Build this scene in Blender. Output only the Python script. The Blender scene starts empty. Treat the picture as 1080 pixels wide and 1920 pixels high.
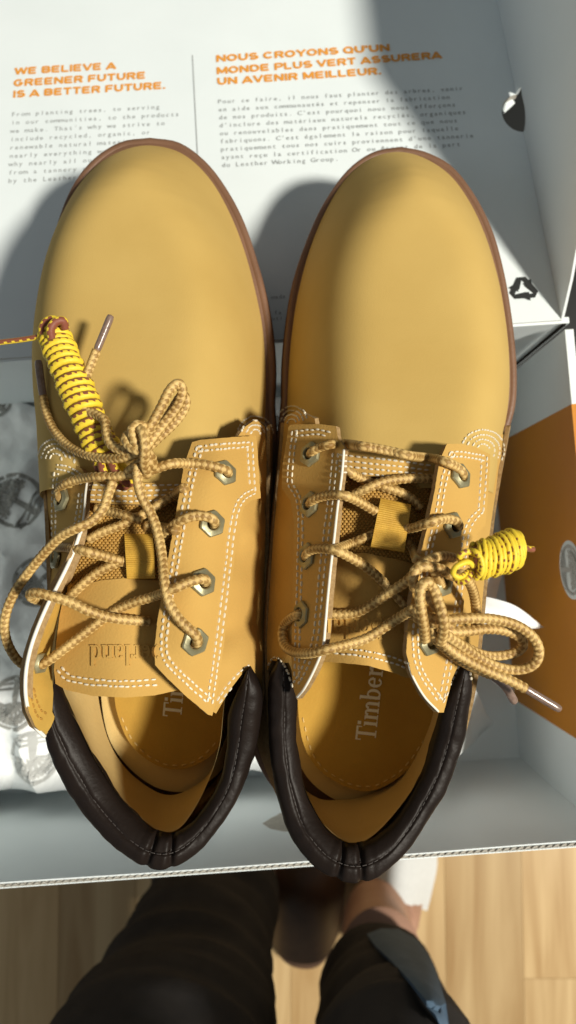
import bpy, math, random
import numpy as np
from mathutils import Vector, Matrix
from mathutils.bvhtree import BVHTree
from mathutils.geometry import delaunay_2d_cdt
from mathutils import noise as mnoise

random.seed(4); rng = np.random.default_rng(4)
CM = 0.01
# ------------------------------------------------------------------ camera
HCAM, TILT, FPX = 36.0, math.radians(3.3), 1400.0
scn = bpy.context.scene
cam_d = bpy.data.cameras.new("camera"); cam = bpy.data.objects.new("camera", cam_d)
scn.collection.objects.link(cam); scn.camera = cam
cam.location = (0, 0, HCAM*CM); cam.rotation_euler = (TILT, 0, 0)
cam_d.sensor_fit = 'VERTICAL'; cam_d.sensor_height = 36.0; cam_d.lens = 36.0*FPX/1920
cam_d.clip_start = 0.01; cam_d.clip_end = 50
cam_d.dof.use_dof = True; cam_d.dof.focus_distance = 0.265; cam_d.dof.aperture_fstop = 12
# ------------------------------------------------------------------ world and lamps
w = bpy.data.worlds.new("World"); scn.world = w; w.use_nodes = True
bgn = w.node_tree.nodes["Background"]; bgn.inputs[0].default_value = (0.93, 0.98, 0.97, 1); bgn.inputs[1].default_value = 0.15
scn.view_settings.view_transform = 'Standard'; scn.view_settings.look = 'None'
scn.view_settings.exposure = 0.0; scn.view_settings.gamma = 1.0
def lamp(name, loc, target, size, power, col):
    d = bpy.data.lights.new(name, 'AREA'); d.shape = 'DISK'; d.size = size; d.energy = power; d.color = col
    o = bpy.data.objects.new(name, d); scn.collection.objects.link(o)
    o.location = loc; v = Vector(target) - Vector(loc); o.rotation_euler = v.to_track_quat('-Z', 'Y').to_euler()
    return o
sd = Vector((-0.70, 0.18, -1.0)).normalized()
lamp("sunlight_lamp", -sd*4.0, (0, 0, 0), 0.48, 236, (1.0, 0.94, 0.82))
lamp("window_lamp", (-1.6, -0.5, 1.5), (0, 0, 0), 0.9, 2.4, (0.85, 0.92, 1.0))

# ------------------------------------------------------------------ pixel / world helpers (all in cm)
def ray(px, py):
    d = np.array([(px-540)/FPX, (960-py)/FPX, -1.0]); c, s = math.cos(TILT), math.sin(TILT)
    return np.array([d[0], d[1]*c-d[2]*s, d[1]*s+d[2]*c])
CAMP = np.array([0, 0, HCAM])
def P(px, py, z):
    d = ray(px, py); return CAMP + d*((z-HCAM)/d[2])
def plane_hit(px, py, p0, n):
    d = ray(px, py); k = np.dot(np.array(p0)-CAMP, n)/np.dot(d, n); return CAMP + k*d
def catmull(pts, n=8, closed=False):
    p = np.array(pts, float); m = len(p); out = []
    rngi = range(m) if closed else range(m-1)
    for i in rngi:
        if closed: a, b, c, d = p[(i-1) % m], p[i], p[(i+1) % m], p[(i+2) % m]
        else: a = p[i-1] if i else 2*p[0]-p[1]; b = p[i]; c = p[i+1]; d = p[i+2] if i+2 < m else 2*p[-1]-p[-2]
        for k in range(n):
            t = k/n
            out.append(0.5*((2*b)+(c-a)*t+(2*a-5*b+4*c-d)*t*t+(-a+3*b-3*c+d)*t**3))
    if not closed: out.append(p[-1])
    return np.array(out)
def resample(p, step=None, n=None):
    p = np.array(p, float); s = np.r_[0, np.cumsum(np.linalg.norm(np.diff(p, axis=0), axis=1))]
    if n is None: n = max(2, int(round(s[-1]/step))+1)
    q = np.linspace(0, s[-1], n)
    return np.stack([np.interp(q, s, p[:, k]) for k in range(p.shape[1])], 1)
class TPS:
    def __init__(s, pts):
        a = np.array(pts, float); s.x = a[:, :2]/100; z = a[:, 2]; n = len(a)
        K = s.k(np.linalg.norm(s.x[:, None]-s.x[None], axis=2)); Pm = np.c_[np.ones(n), s.x]
        A = np.block([[K+np.eye(n)*1e-3, Pm], [Pm.T, np.zeros((3, 3))]]); sol = np.linalg.solve(A, np.r_[z, 0, 0, 0])
        s.w, s.c = sol[:n], sol[n:]
    def k(s, r): return np.where(r > 1e-9, r*r*np.log(r+1e-12), 0)
    def __call__(s, px, py):
        q = np.array([px, py], float)/100; return float(s.k(np.linalg.norm(s.x-q, axis=1)) @ s.w + s.c[0] + s.c[1:] @ q)

# ------------------------------------------------------------------ object helpers
def link(name, me, parent=None, mats=()):
    o = bpy.data.objects.new(name, me); scn.collection.objects.link(o)
    for m in mats: me.materials.append(m)
    if parent: o.parent = parent; o.matrix_parent_inverse = Matrix.Translation(-Vector(wloc(parent)))
    return o
def wloc(o):
    return (o.matrix_parent_inverse @ o.location if False else Vector(o["_w"])) if "_w" in o else Vector((0, 0, 0))
def mesh(name, verts, faces, mats, parent=None, smooth=True, ang=None, matidx=None, attrs=None):
    me = bpy.data.meshes.new(name); me.from_pydata([tuple(v) for v in (np.array(verts, float)*CM)], [], [tuple(int(i) for i in f) for f in faces])
    me.validate()
    if smooth: me.polygons.foreach_set("use_smooth", [True]*len(me.polygons))
    if matidx is not None and len(matidx) == len(me.polygons): me.polygons.foreach_set("material_index", list(matidx))
    if attrs:
        for k, v in attrs.items():
            if len(v) == len(me.vertices):
                a = me.attributes.new(k, 'FLOAT', 'POINT'); a.data.foreach_set("value", list(map(float, v)))
    if ang: me.set_sharp_from_angle(angle=math.radians(ang))
    me.update()
    return link(name, me, parent, mats if isinstance(mats, (list, tuple)) else [mats])
def thing(name, label, cat, loc=(0, 0, 0), group=None):
    o = bpy.data.objects.new(name, None); scn.collection.objects.link(o); o.empty_display_size = 0.02
    o.location = Vector(loc)*CM; o["_w"] = list(Vector(loc)*CM)
    o["label"] = label; o["category"] = cat
    if group: o["group"] = group
    return o
def tag(o, label=None, cat=None, kind=None, group=None):
    for k, v in (("label", label), ("category", cat), ("kind", kind), ("group", group)):
        if v: o[k] = v
    return o
def grid_faces(nr, nc, cr=False, cc=False):
    f = []
    for i in range(nr if cr else nr-1):
        for j in range(nc if cc else nc-1):
            a, b = i*nc+j, i*nc+(j+1) % nc; c, d = ((i+1) % nr)*nc+(j+1) % nc, ((i+1) % nr)*nc+j
            f.append((a, b, c, d))
    return f
def solid(V, F, th, side=-1, up=None):
    """give an open sheet thickness; returns verts, faces, matidx (0 top, 1 rim, 2 back)"""
    V = np.array(V, float); N = np.zeros_like(V)
    for f in F:
        p = V[list(f)]; n = np.cross(p[1]-p[0], p[2]-p[0])
        if len(f) == 4: n = n+np.cross(p[2]-p[0], p[3]-p[0])
        for i in f: N[i] += n
    N /= np.linalg.norm(N, axis=1)[:, None]+1e-9
    W = V + side*th*N; n = len(V); cnt = {}
    for f in F:
        for a, b in zip(f, list(f[1:])+[f[0]]): cnt[(a, b)] = cnt.get((a, b), 0)+1
    rim = [(a, b) for (a, b) in cnt if (b, a) not in cnt]
    faces = [tuple(f) for f in F]+[tuple(i+n for i in reversed(f)) for f in F]+[(b, a, a+n, b+n) for a, b in rim]
    mi = [0]*len(F)+[2]*len(F)+[1]*len(rim)
    return np.vstack([V, W]), faces, mi

# ------------------------------------------------------------------ materials
def node(nt, t, **kw):
    n = nt.nodes.new(t)
    for k, v in kw.items(): setattr(n, k, v)
    return n
def mat(name, col, rough=0.6, col2=None, nscale=30, namt=0.5, bump=0.0, bscale=400, metal=0, sheen=0, trans=0, spec=0.5, coat=0, detail=4, bdist=0.0004, stretch=None, aniso=None):
    m = bpy.data.materials.new(name); m.use_nodes = True; nt = m.node_tree; b = nt.nodes["Principled BSDF"]
    b.inputs["Base Color"].default_value = (*col, 1); b.inputs["Roughness"].default_value = rough; b.inputs["Metallic"].default_value = metal
    b.inputs["Specular IOR Level"].default_value = spec
    if sheen: b.inputs["Sheen Weight"].default_value = sheen; b.inputs["Sheen Roughness"].default_value = 0.5; b.inputs["Sheen Tint"].default_value = (*[min(1, c*1.6) for c in col], 1)
    if coat: b.inputs["Coat Weight"].default_value = coat; b.inputs["Coat Roughness"].default_value = 0.2
    tc = node(nt, "ShaderNodeTexCoord"); mp = node(nt, "ShaderNodeMapping"); nt.links.new(tc.outputs["Object"], mp.inputs[0])
    if stretch: mp.inputs["Scale"].default_value = stretch
    if col2:
        nz = node(nt, "ShaderNodeTexNoise"); nz.inputs["Scale"].default_value = nscale; nz.inputs["Detail"].default_value = detail
        nt.links.new(mp.outputs[0], nz.inputs["Vector"]); mr = node(nt, "ShaderNodeMapRange"); mr.inputs[1].default_value = 0.5-namt/2; mr.inputs[2].default_value = 0.5+namt/2
        mx = node(nt, "ShaderNodeMix", data_type='RGBA'); nt.links.new(nz.outputs[0], mr.inputs[0]); nt.links.new(mr.outputs[0], mx.inputs[0])
        mx.inputs[6].default_value = (*col, 1); mx.inputs[7].default_value = (*col2, 1); nt.links.new(mx.outputs[2], b.inputs["Base Color"])
    if bump:
        nb = node(nt, "ShaderNodeTexNoise"); nb.inputs["Scale"].default_value = bscale; nb.inputs["Detail"].default_value = 3
        nt.links.new(mp.outputs[0], nb.inputs["Vector"]); bp = node(nt, "ShaderNodeBump"); bp.inputs["Strength"].default_value = bump; bp.inputs["Distance"].default_value = bdist
        nt.links.new(nb.outputs[0], bp.inputs["Height"]); nt.links.new(bp.outputs[0], b.inputs["Normal"])
    m["_b"] = 1
    return m
def attr_mix(m, attr, c1, c2, lo=0.0, hi=1.0):
    nt = m.node_tree; b = nt.nodes["Principled BSDF"]
    a = node(nt, "ShaderNodeAttribute", attribute_name=attr); mr = node(nt, "ShaderNodeMapRange"); mr.inputs[1].default_value = lo; mr.inputs[2].default_value = hi
    mx = node(nt, "ShaderNodeMix", data_type='RGBA'); nt.links.new(a.outputs["Fac"], mr.inputs[0]); nt.links.new(mr.outputs[0], mx.inputs[0])
    mx.inputs[6].default_value = (*c1, 1); mx.inputs[7].default_value = (*c2, 1); nt.links.new(mx.outputs[2], b.inputs["Base Color"])
NUB = (0.56, 0.325, 0.085)
M = {}
M['nubuck'] = mat("nubuck", (0.57, 0.397, 0.128), 0.92, (0.475, 0.315, 0.09), 16, 0.55, 0.22, 2200, sheen=0.12, spec=0.25, detail=7)
M['panel'] = mat("nubuck_panel", (0.56, 0.348, 0.098), 0.90, (0.49, 0.29, 0.075), 22, 0.5, 0.32, 1200, sheen=0.12, spec=0.22, detail=7)
M['lining'] = mat("lining_leather", (0.70, 0.51, 0.215), 0.7, (0.62, 0.44, 0.17), 40, 0.5, 0.35, 500, spec=0.3)
M['suede_edge'] = mat("raw_leather_edge", (0.27, 0.17, 0.075), 0.95, (0.40, 0.27, 0.13), 700, 0.4, 0.8, 1500, spec=0.1)
M['innerflap'] = mat("smooth_yellow_lining", (0.62, 0.40, 0.09), 0.5, (0.54, 0.33, 0.07), 50, 0.4, 0.25, 600, spec=0.4)
M['sole'] = mat("brown_rubber", (0.155, 0.078, 0.042), 0.48, (0.20, 0.105, 0.06), 60, 0.5, 0.3, 700, spec=0.5)
M['collar'] = mat("dark_brown_leather", (0.0105, 0.0070, 0.0055), 0.46, (0.015, 0.010, 0.0078), 60, 0.5, 0.4, 800, spec=0.16, bdist=0.0003)
M['footbed'] = mat("footbed_textile", (0.50, 0.30, 0.055), 0.85, (0.44, 0.25, 0.045), 60, 0.5, 0.4, 1300, spec=0.2)
M['mesh'] = mat("tongue_fabric", (0.48, 0.27, 0.05), 0.7, (0.36, 0.19, 0.035), 500, 0.5, 0.3, 1500, sheen=0.2)
M['web'] = mat("strap_webbing", (0.62, 0.37, 0.05), 0.6, (0.50, 0.28, 0.035), 300, 0.4, 0.3, 1500, sheen=0.3)
M['thread'] = mat("white_thread", (0.72, 0.66, 0.52), 0.55, spec=0.4)
M['darkthread'] = mat("dark_thread", (0.06, 0.045, 0.035), 0.5)
M['collarthread'] = mat("collar_thread", (0.05, 0.042, 0.038), 0.5)
M['binding'] = mat("white_edge_binding", (0.85, 0.82, 0.72), 0.5)
M['brass'] = mat("aged_brass", (0.36, 0.335, 0.20), 0.42, (0.25, 0.23, 0.135), 250, 0.5, 0.2, 700, metal=0.55)
M['dark'] = mat("opening_shade", (0.012, 0.01, 0.008), 0.9, spec=0.1)  # near-black painted in for the shade inside openings
M['lace'] = mat("lace_cord", (0.47, 0.31, 0.10), 0.55, spec=0.35, bump=0.4, bscale=2500, bdist=0.0003, sheen=0.2); attr_mix(M['lace'], 'strand', (0.27, 0.148, 0.038), (0.68, 0.47, 0.18), 0.1, 0.95)
M['cord'] = mat("yellow_brown_cord", (0.8, 0.5, 0.03), 0.5, spec=0.35, bump=0.4, bscale=2500, bdist=0.0003, sheen=0.2); attr_mix(M['cord'], 'strand', (0.82, 0.60, 0.045), (0.23, 0.07, 0.042), 0.4, 0.6)
M['aglet'] = mat("brown_aglet", (0.16, 0.10, 0.075), 0.25, (0.27, 0.19, 0.15), 900, 0.5, 0.2, 900, spec=0.6, coat=0.5)
M['card'] = mat("white_cardboard", (0.80, 0.87, 0.89), 0.62, (0.76, 0.83, 0.85), 25, 0.5, 0.12, 500, spec=0.3)
M['kraft'] = mat("cardboard_edge", (0.34, 0.32, 0.28), 0.9, (0.46, 0.44, 0.39), 300, 0.5)
M['orange'] = mat("orange_print", (0.60, 0.235, 0.012), 0.5, (0.57, 0.215, 0.010), 30, 0.5, 0.1, 500, spec=0.35)
M['ink_orange'] = mat("orange_ink", (0.80, 0.33, 0.04), 0.6)
M['ink_grey'] = mat("grey_ink", (0.36, 0.38, 0.38), 0.7)
M['ink_black'] = mat("black_ink", (0.02, 0.022, 0.022), 0.6)
M['tissue'] = mat("tissue_paper", (0.86, 0.89, 0.90), 0.7, (0.70, 0.73, 0.74), 30, 0.5, 0.6, 90, spec=0.3, bdist=0.002)
M['tissue_ink'] = mat("tissue_print", (0.27, 0.27, 0.255), 0.8)
M['tissue_ink_pale'] = mat("tissue_print_faded", (0.45, 0.46, 0.45), 0.8)
M['print_white'] = mat("white_print", (0.88, 0.86, 0.78), 0.7)
M['trouser'] = mat("dark_trouser_cloth", (0.026, 0.025, 0.026), 0.9, (0.044, 0.041, 0.040), 40, 0.6, 0.4, 1500, spec=0.1, bdist=0.0005)
M['sunlit_trouser'] = mat("sunlit_trouser_blue", (0.085, 0.13, 0.19), 0.85, (0.06, 0.10, 0.15), 60, 0.5, 0.3, 1500, spec=0.15)  # trouser cloth as it looks in sun, put into the colour
M['skin'] = mat("skin", (0.40, 0.225, 0.155), 0.55, (0.46, 0.27, 0.19), 30, 0.5, 0.2, 500, spec=0.4)
M['slipper_white'] = mat("white_terry", (0.72, 0.74, 0.74), 0.9, (0.66, 0.68, 0.68), 200, 0.5, 0.5, 900)
M['slipper_brown'] = mat("brown_leather", (0.075, 0.036, 0.017), 0.5, (0.11, 0.055, 0.026), 60, 0.5, 0.3, 500)
M['table'] = mat("black_table_paint", (0.008, 0.009, 0.009), 0.4, spec=0.5)
M['gold'] = mat("gold_trim", (0.55, 0.40, 0.18), 0.4, metal=0.6)
def wood():
    m = bpy.data.materials.new("floor_wood"); m.use_nodes = True; nt = m.node_tree; b = nt.nodes["Principled BSDF"]
    tc = node(nt, "ShaderNodeTexCoord"); oi = node(nt, "ShaderNodeObjectInfo"); add = node(nt, "ShaderNodeVectorMath", operation='ADD')
    sc = node(nt, "ShaderNodeVectorMath", operation='SCALE'); nt.links.new(oi.outputs["Random"], sc.inputs["Scale"]); sc.inputs[0].default_value = (13, 29, 7)
    nt.links.new(tc.outputs["Object"], add.inputs[0]); nt.links.new(sc.outputs[0], add.inputs[1])
    mp = node(nt, "ShaderNodeMapping"); mp.inputs["Scale"].default_value = (22, 1.6, 8); nt.links.new(add.outputs[0], mp.inputs[0])
    n1 = node(nt, "ShaderNodeTexNoise"); n1.inputs["Scale"].default_value = 1.6; n1.inputs["Detail"].default_value = 8; n1.inputs["Distortion"].default_value = 0.8; nt.links.new(mp.outputs[0], n1.inputs["Vector"])
    r = node(nt, "ShaderNodeValToRGB"); nt.links.new(n1.outputs[0], r.inputs[0])
    r.color_ramp.elements[0].position = 0.3; r.color_ramp.elements[0].color = (0.40, 0.245, 0.10, 1); r.color_ramp.elements[1].position = 0.68; r.color_ramp.elements[1].color = (0.63, 0.455, 0.235, 1)
    hs = node(nt, "ShaderNodeHueSaturation"); mr = node(nt, "ShaderNodeMapRange"); mr.inputs[3].default_value = 0.86; mr.inputs[4].default_value = 1.12
    nt.links.new(oi.outputs["Random"], mr.inputs[0]); nt.links.new(mr.outputs[0], hs.inputs["Value"]); nt.links.new(r.outputs[0], hs.inputs["Color"]); nt.links.new(hs.outputs[0], b.inputs["Base Color"])
    b.inputs["Roughness"].default_value = 0.35
    return m
M['wood'] = wood()

# ================================================================== SETTING
FZ = -59.0
def box_vf(x0, x1, y0, y1, z0, z1):
    v = [(x0, y0, z0), (x1, y0, z0), (x1, y1, z0), (x0, y1, z0), (x0, y0, z1), (x1, y0, z1), (x1, y1, z1), (x0, y1, z1)]
    return v, [(0, 3, 2, 1), (4, 5, 6, 7), (0, 1, 5, 4), (1, 2, 6, 5), (2, 3, 7, 6), (3, 0, 4, 7)]
def bevel_box(x0, x1, y0, y1, z0, z1, b):
    v = []
    for z, i in ((z0, 0), (z1-b, 0), (z1, b)): v += [(x0+i, y0+i, z), (x1-i, y0+i, z), (x1-i, y1-i, z), (x0+i, y1-i, z)]
    f = [(0, 3, 2, 1), (8, 9, 10, 11)]
    for k in (0, 4): f += [(k+j, k+(j+1) % 4, k+4+(j+1) % 4, k+4+j) for j in range(4)]
    return v, f
v, f = box_vf(-110, 110, -110, 90, FZ-2.2, FZ-0.8)
floor = mesh("floor", v, f, M['kraft'], smooth=False); tag(floor, kind='structure'); floor["_w"] = [0, 0, 0]
PW = 9.55
pl_cache = {}
for i in range(-9, 10):
    x0 = 0.35+i*PW; off = (i*37) % 60; y = -105+off-60
    while y < 85:
        y0, y1 = max(y, -105), min(y+62, 85); y += 62
        if y1-y0 < 3: continue
        key = round(y1-y0, 2)
        if key not in pl_cache:
            v, f = bevel_box(0, PW-0.025, 0, key-0.025, 0, 0.8, 0.03)
            me = bpy.data.meshes.new("plank"); me.from_pydata([tuple(np.array(q)*CM) for q in v], [], f); me.materials.append(M['wood']); pl_cache[key] = me
        o = bpy.data.objects.new("plank", pl_cache[key]); scn.collection.objects.link(o); o.parent = floor; o.location = (x0*CM, y0*CM, (FZ-0.8)*CM)

# low black table under the box
tb = thing("low_table", "low black table with a thin gold trim under the open shoe box", "table", (0, 14, FZ))
v, f = bevel_box(-34, 34, -9, 42, -16.8, -14.5, 0.25); mesh("tabletop", v, f, M['table'], tb, smooth=False)
for sx in (-31, 31):
    for sy in (-6.5, 39): v, f = box_vf(sx-1.8, sx+1.8, sy-1.8, sy+1.8, FZ, -16.8); mesh("leg", v, f, M['table'], tb, smooth=False)
YAW = math.radians(4.0); CY, SY = math.cos(YAW), math.sin(YAW)
def BX(x, y, z): return np.array([x*CY-y*SY, x*SY+y*CY, z])
def bxform(v): return [BX(*q) for q in v]
v, f = box_vf(-33, 33, 24.6, 25.0, -14.5, -14.40); mesh("gold_trim", bxform(v), f, M['gold'], tb, smooth=False)

# ================================================================== SHOE BOX
FRONT, BACK, RIGHT, LEFT, DEP = -14.4, 10.4, 14.3, -21.5, -14.0
bx = thing("shoe_box", "open white cardboard shoe box with printed lid folded back behind the shoes", "shoe box", (0, 0, -14.4))
def bpanel(name, x0, x1, y0, y1, z0, z1, m=M['card'], par=bx):
    v, f = box_vf(x0, x1, y0, y1, z0, z1); return mesh(name, bxform(v), f, m, par, smooth=False)
bpanel("bottom", LEFT, RIGHT, FRONT, BACK, DEP-0.35, DEP)
def wavy_wall(name, a, b, n, thick, z0, z1, amp):
    """inner face gently bowed, corrugated rim on top"""
    V = []; a = np.array(a, float); b = np.array(b, float); nn = np.array(n, float); NX, NZ = 24, 10
    for i in range(NX+1):
        t = i/NX
        for k in range(NZ+1):
            s = k/NZ; bow = amp*math.sin(math.pi*t)*(math.sin(math.pi*s*0.8)) + 0.05*mnoise.noise(Vector((t*5, s*3, a[0])))
            p = a*(1-t)+b*t + nn*bow; V.append(BX(p[0], p[1], z0+(z1-z0)*s))
    F = grid_faces(NX+1, NZ+1)
    V2, F2, mi = solid(V, F, thick, side=-1)
    return mesh(name, V2, F2, [M['card'], M['card'], M['card']], bx, matidx=mi, ang=40)
fw = wavy_wall("front_wall", (RIGHT+.3, FRONT), (LEFT, FRONT), (0, -1), 0.06, DEP, -0.02, 0.12)
# corrugated core showing on the front rim: two liners with a zigzag between them
V = []; F = []
n = 900; xs = np.linspace(LEFT, RIGHT+.3, n)
for i, x in enumerate(xs):
    y = FRONT-0.135+0.05*math.sin(x*2*math.pi/0.34)
    for z in (-1.0, 0.03):
        V.append(BX(x, y-0.028, z)); V.append(BX(x, y+0.028, z))
for i in range(n-1):
    a, b = i*4, (i+1)*4
    F += [(a+2, b+2, b+3, a+3), (a, b, b+2, a+2), (a+1, a+3, b+3, b+1)]
mesh("corrugated_edge", V, F, M['kraft'], bx, smooth=False)
bpanel("core_fill", LEFT, RIGHT+.3, FRONT-0.20, FRONT-0.07, DEP-.3, -0.06, M["kraft"])
bpanel("front_outer_liner", LEFT, RIGHT+.3, FRONT-0.25, FRONT-0.20, DEP-.3, 0.0)
bpanel("back_wall", LEFT, RIGHT+.3, BACK, BACK+0.3, DEP-.3, -0.12)
bpanel("left_wall", LEFT-0.4, LEFT, FRONT-.3, BACK+.3, DEP-.3, 0)
rw = bpanel("right_wall", RIGHT, RIGHT+0.42, FRONT+0.04, BACK-0.35, DEP-.3, 0)
# orange printed band folded over the right wall
ob = []
bpanel("orange_band", RIGHT-0.03, RIGHT, -10.55, 6.35, DEP+0.01, 0.03, M['orange'])
bpanel("orange_band", RIGHT, RIGHT+0.45, -10.55, 6.35, 0.004, 0.03, M['orange'])
# dark strip painting the shade in the back right corner slit
v, f = box_vf(RIGHT-0.05, RIGHT+0.12, BACK-0.10, BACK-0.02, DEP, -.1); mesh("corner_gap_shade", bxform(v), f, M['dark'], bx, smooth=False)

# ---- lid
SL = 0.25; LEN = 27.0
ld = math.sqrt(1+SL*SL); EV = np.array([0, 1/ld, -SL/ld])          # along the lid in box frame
def LID(u, s, h=0.0):                                               # u along hinge, s up the lid, h off its face
    return BX(u, BACK+0.15+s*EV[1], -0.05+s*EV[2]) + h*np.array(BX(0, SL/ld, 1/ld))
LN = np.array(BX(0, SL/ld, 1/ld))
def lid_uv(px, py):
    p = plane_hit(px, py, LID(0, 0), LN); d = p-LID(0, 0); ux = np.array(BX(1, 0, 0)); uy = LID(0, 1)-LID(0, 0)
    return float(d@ux), float(d@uy)
lid_out = [(LEFT, 0), (RIGHT-.05, 0)]
uh, vh = lid_uv(972, 208)
arc = []
# finger hole on the fold: a rounded bite out of the lid panel
for a in np.linspace(-90, -270, 16):
    arc.append((RIGHT-.05+1.02*math.cos(math.radians(a)), vh-0.15+1.28*math.sin(math.radians(a))))
lid_out += arc+[(RIGHT-.05, LEN), (LEFT, LEN)]
def cdt_sheet(outline, step, holes=()):
    o = np.array(outline, float); pts = [tuple(p) for p in o]; n = len(pts); edges = [(i, (i+1) % n) for i in range(n)]
    mn, mx = o.min(0), o.max(0)
    def inside(x, y):
        c = False; j = n-1
        for i in range(n):
            if (o[i, 1] > y) != (o[j, 1] > y) and x < (o[j, 0]-o[i, 0])*(y-o[i, 1])/(o[j, 1]-o[i, 1])+o[i, 0]: c = not c
            j = i
        return c
    a = o; b = np.roll(o, -1, 0); ab = b-a; L2 = (ab**2).sum(1)+1e-12
    def dist(q):
        t = np.clip(((q-a)*ab).sum(1)/L2, 0, 1); return np.sqrt((((a+ab*t[:, None])-q)**2).sum(1)).min()
    for (hx, hy, rx, ry, rot) in holes:
        k0 = len(pts); c, s = math.cos(rot), math.sin(rot)
        for k in range(14):
            t = 2*math.pi*k/14; u, v = rx*math.cos(t), ry*math.sin(t); pts.append((hx+u*c-v*s, hy+u*s+v*c))
        edges += [(k0+k, k0+(k+1) % 14) for k in range(14)]
    row = 0; y = mn[1]+step/2
    while y < mx[1]:
        x = mn[0]+step/2+(step/2 if row % 2 else 0)
        while x < mx[0]:
            q = np.array([x, y])
            if inside(x, y) and dist(q) > step*0.55 and all(math.hypot(x-h[0], y-h[1]) > max(h[2], h[3])+step*0.4 for h in holes): pts.append((x, y))
            x += step
        y += step*0.87; row += 1
    r = delaunay_2d_cdt([Vector(p) for p in pts], edges, [list(range(n))], 1, 1e-5)
    vv = np.array([tuple(q) for q in r[0]]); ff = []
    for f in r[2]:
        c = vv[list(f)].mean(0)
        if not inside(*c): continue
        bad = False
        for (hx, hy, rx, ry, rot) in holes:
            cc, s = math.cos(-rot), math.sin(-rot); dx, dy = c[0]-hx, c[1]-hy; u, v = dx*cc-dy*s, dx*s+dy*cc
            if (u/rx)**2+(v/ry)**2 < 0.98: bad = True
        if not bad: ff.append(tuple(f))
    return vv, ff
vv, ff = cdt_sheet(lid_out, 2.0)
V = [LID(u, s, 0.0) for u, s in vv]
V, F, mi = solid(V, ff, 0.3)
lid = mesh("lid", V, F, [M['card'], M['kraft'], M['card']], bx, matidx=mi, ang=40)
lid["_w"] = [0, 0, 0]
def sub(o, par=lid): o.parent = par; o.matrix_parent_inverse = Matrix.Identity(4); return o
# lid side flap, standing up along the right fold with a slanted end and two slots
FH = 11.6  # flap extended upward, out of view, to throw shade on the lid
def FLAP(s, h): return BX(RIGHT+0.02+0.0*h, 0, 0)*0 + LID(RIGHT+0.02+0.05*h, s, 0) + h*LN
fo = [(0.05, 0.0), (vh-1.45, 0.0)]
for a in np.linspace(-90, 90, 12): fo.append((vh-0.15+1.3*math.sin(math.radians(a)), 0.75*math.cos(math.radians(a))*0.9+0.35*math.exp(-((a-55)/18)**2)))
fo += [(LEN, 0.0), (LEN, FH), (9.6, FH), (1.2, 1.7)]
slots = [(20.1, 0.95, 2.6, 0.12, math.radians(60)), (20.1, 3.3, 2.2, 0.12, math.radians(60))]
vv, ff = cdt_sheet(fo, 1.5, ())
V = [FLAP(s, h) for s, h in vv]
V, F, mi = solid(V, ff, 0.13, side=-1)
sub(mesh("side_flap", V, F, [M['card'], M['card'], M['card']], bx, matidx=mi, ang=40))
for (px0, py0, px1, py1) in ((972, 0, 956, 52), (1026, -8, 1004, 51)):   # dark strips laid on, painting the shade of slots near the flap top
    fp0 = FLAP(0, 0); fu = FLAP(1, 0)-fp0; fv = FLAP(0, 1)-fp0; fn = np.cross(fu, fv); fn /= np.linalg.norm(fn)
    if fn[0] > 0: fn = -fn
    a = plane_hit(px0, py0, fp0, fn)+fn*0.03; b = plane_hit(px1, py1, fp0, fn)+fn*0.03
    d = b-a; d /= np.linalg.norm(d); s = np.cross(fn, d)*0.13
    k = 0.06; Vs = [a+s, a-s, b-s, b+s]; Vs += [q-fn*k for q in Vs]
    mesh("slot_shade", Vs, [(0, 1, 2, 3), (4, 7, 6, 5), (0, 4, 5, 1), (1, 5, 6, 2), (2, 6, 7, 3), (3, 7, 4, 0)], M['dark'], bx, smooth=False)
# added white piece standing for the sunny spot in the hole
tv = [LID(RIGHT-1.0, vh+0.75, -0.35), LID(RIGHT-0.2, vh+1.15, -0.3), LID(RIGHT-0.1, vh+0.9, -0.35), LID(RIGHT-0.7, vh+0.45, -0.5)]
V, F, mi = solid(tv, [(0, 3, 2, 1)], 0.15); mesh("sunny_spot", V, F, M['card'], bx, smooth=False)

# ---- printing
GL = {}
def glyph(ch, bold=0.0):
    key = (ch, bold)
    if key in GL: return GL[key]
    c = bpy.data.curves.new("g", 'FONT'); c.body = ch; c.size = 1.0; c.offset = bold; c.resolution_u = 2
    o = bpy.data.objects.new("g", c); scn.collection.objects.link(o)
    dg = bpy.context.evaluated_depsgraph_get(); me = o.evaluated_get(dg).to_mesh()
    vs = np.array([v.co[:2] for v in me.vertices]) if len(me.vertices) else np.zeros((0, 2)); fs = [tuple(p.vertices) for p in me.polygons]
    bpy.data.objects.remove(o); bpy.data.curves.remove(c)
    GL[key] = (vs, fs); return GL[key]
def text_line(txt, place, adv, size, m, name, par, bold=0.0, sx=1.0, mono=True, gap=0.08):
    V = []; F = []; x = 0.0
    for ch in txt:
        vs, fs = glyph(ch, bold)
        if len(vs):
            wd = vs[:, 0].max()-vs[:, 0].min(); x0 = vs[:, 0].min()
            ox = (x+(adv-wd*size*sx)/2) if mono else x
            b = len(V)
            for q in vs: V.append(place(ox+(q[0]-x0)*size*sx, q[1]*size))
            F += [tuple(i+b for i in t) for t in fs]
            x += adv if mono else wd*size*sx+gap*size
        else: x += adv if mono else 0.36*size*sx
    return V, F, x
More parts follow.
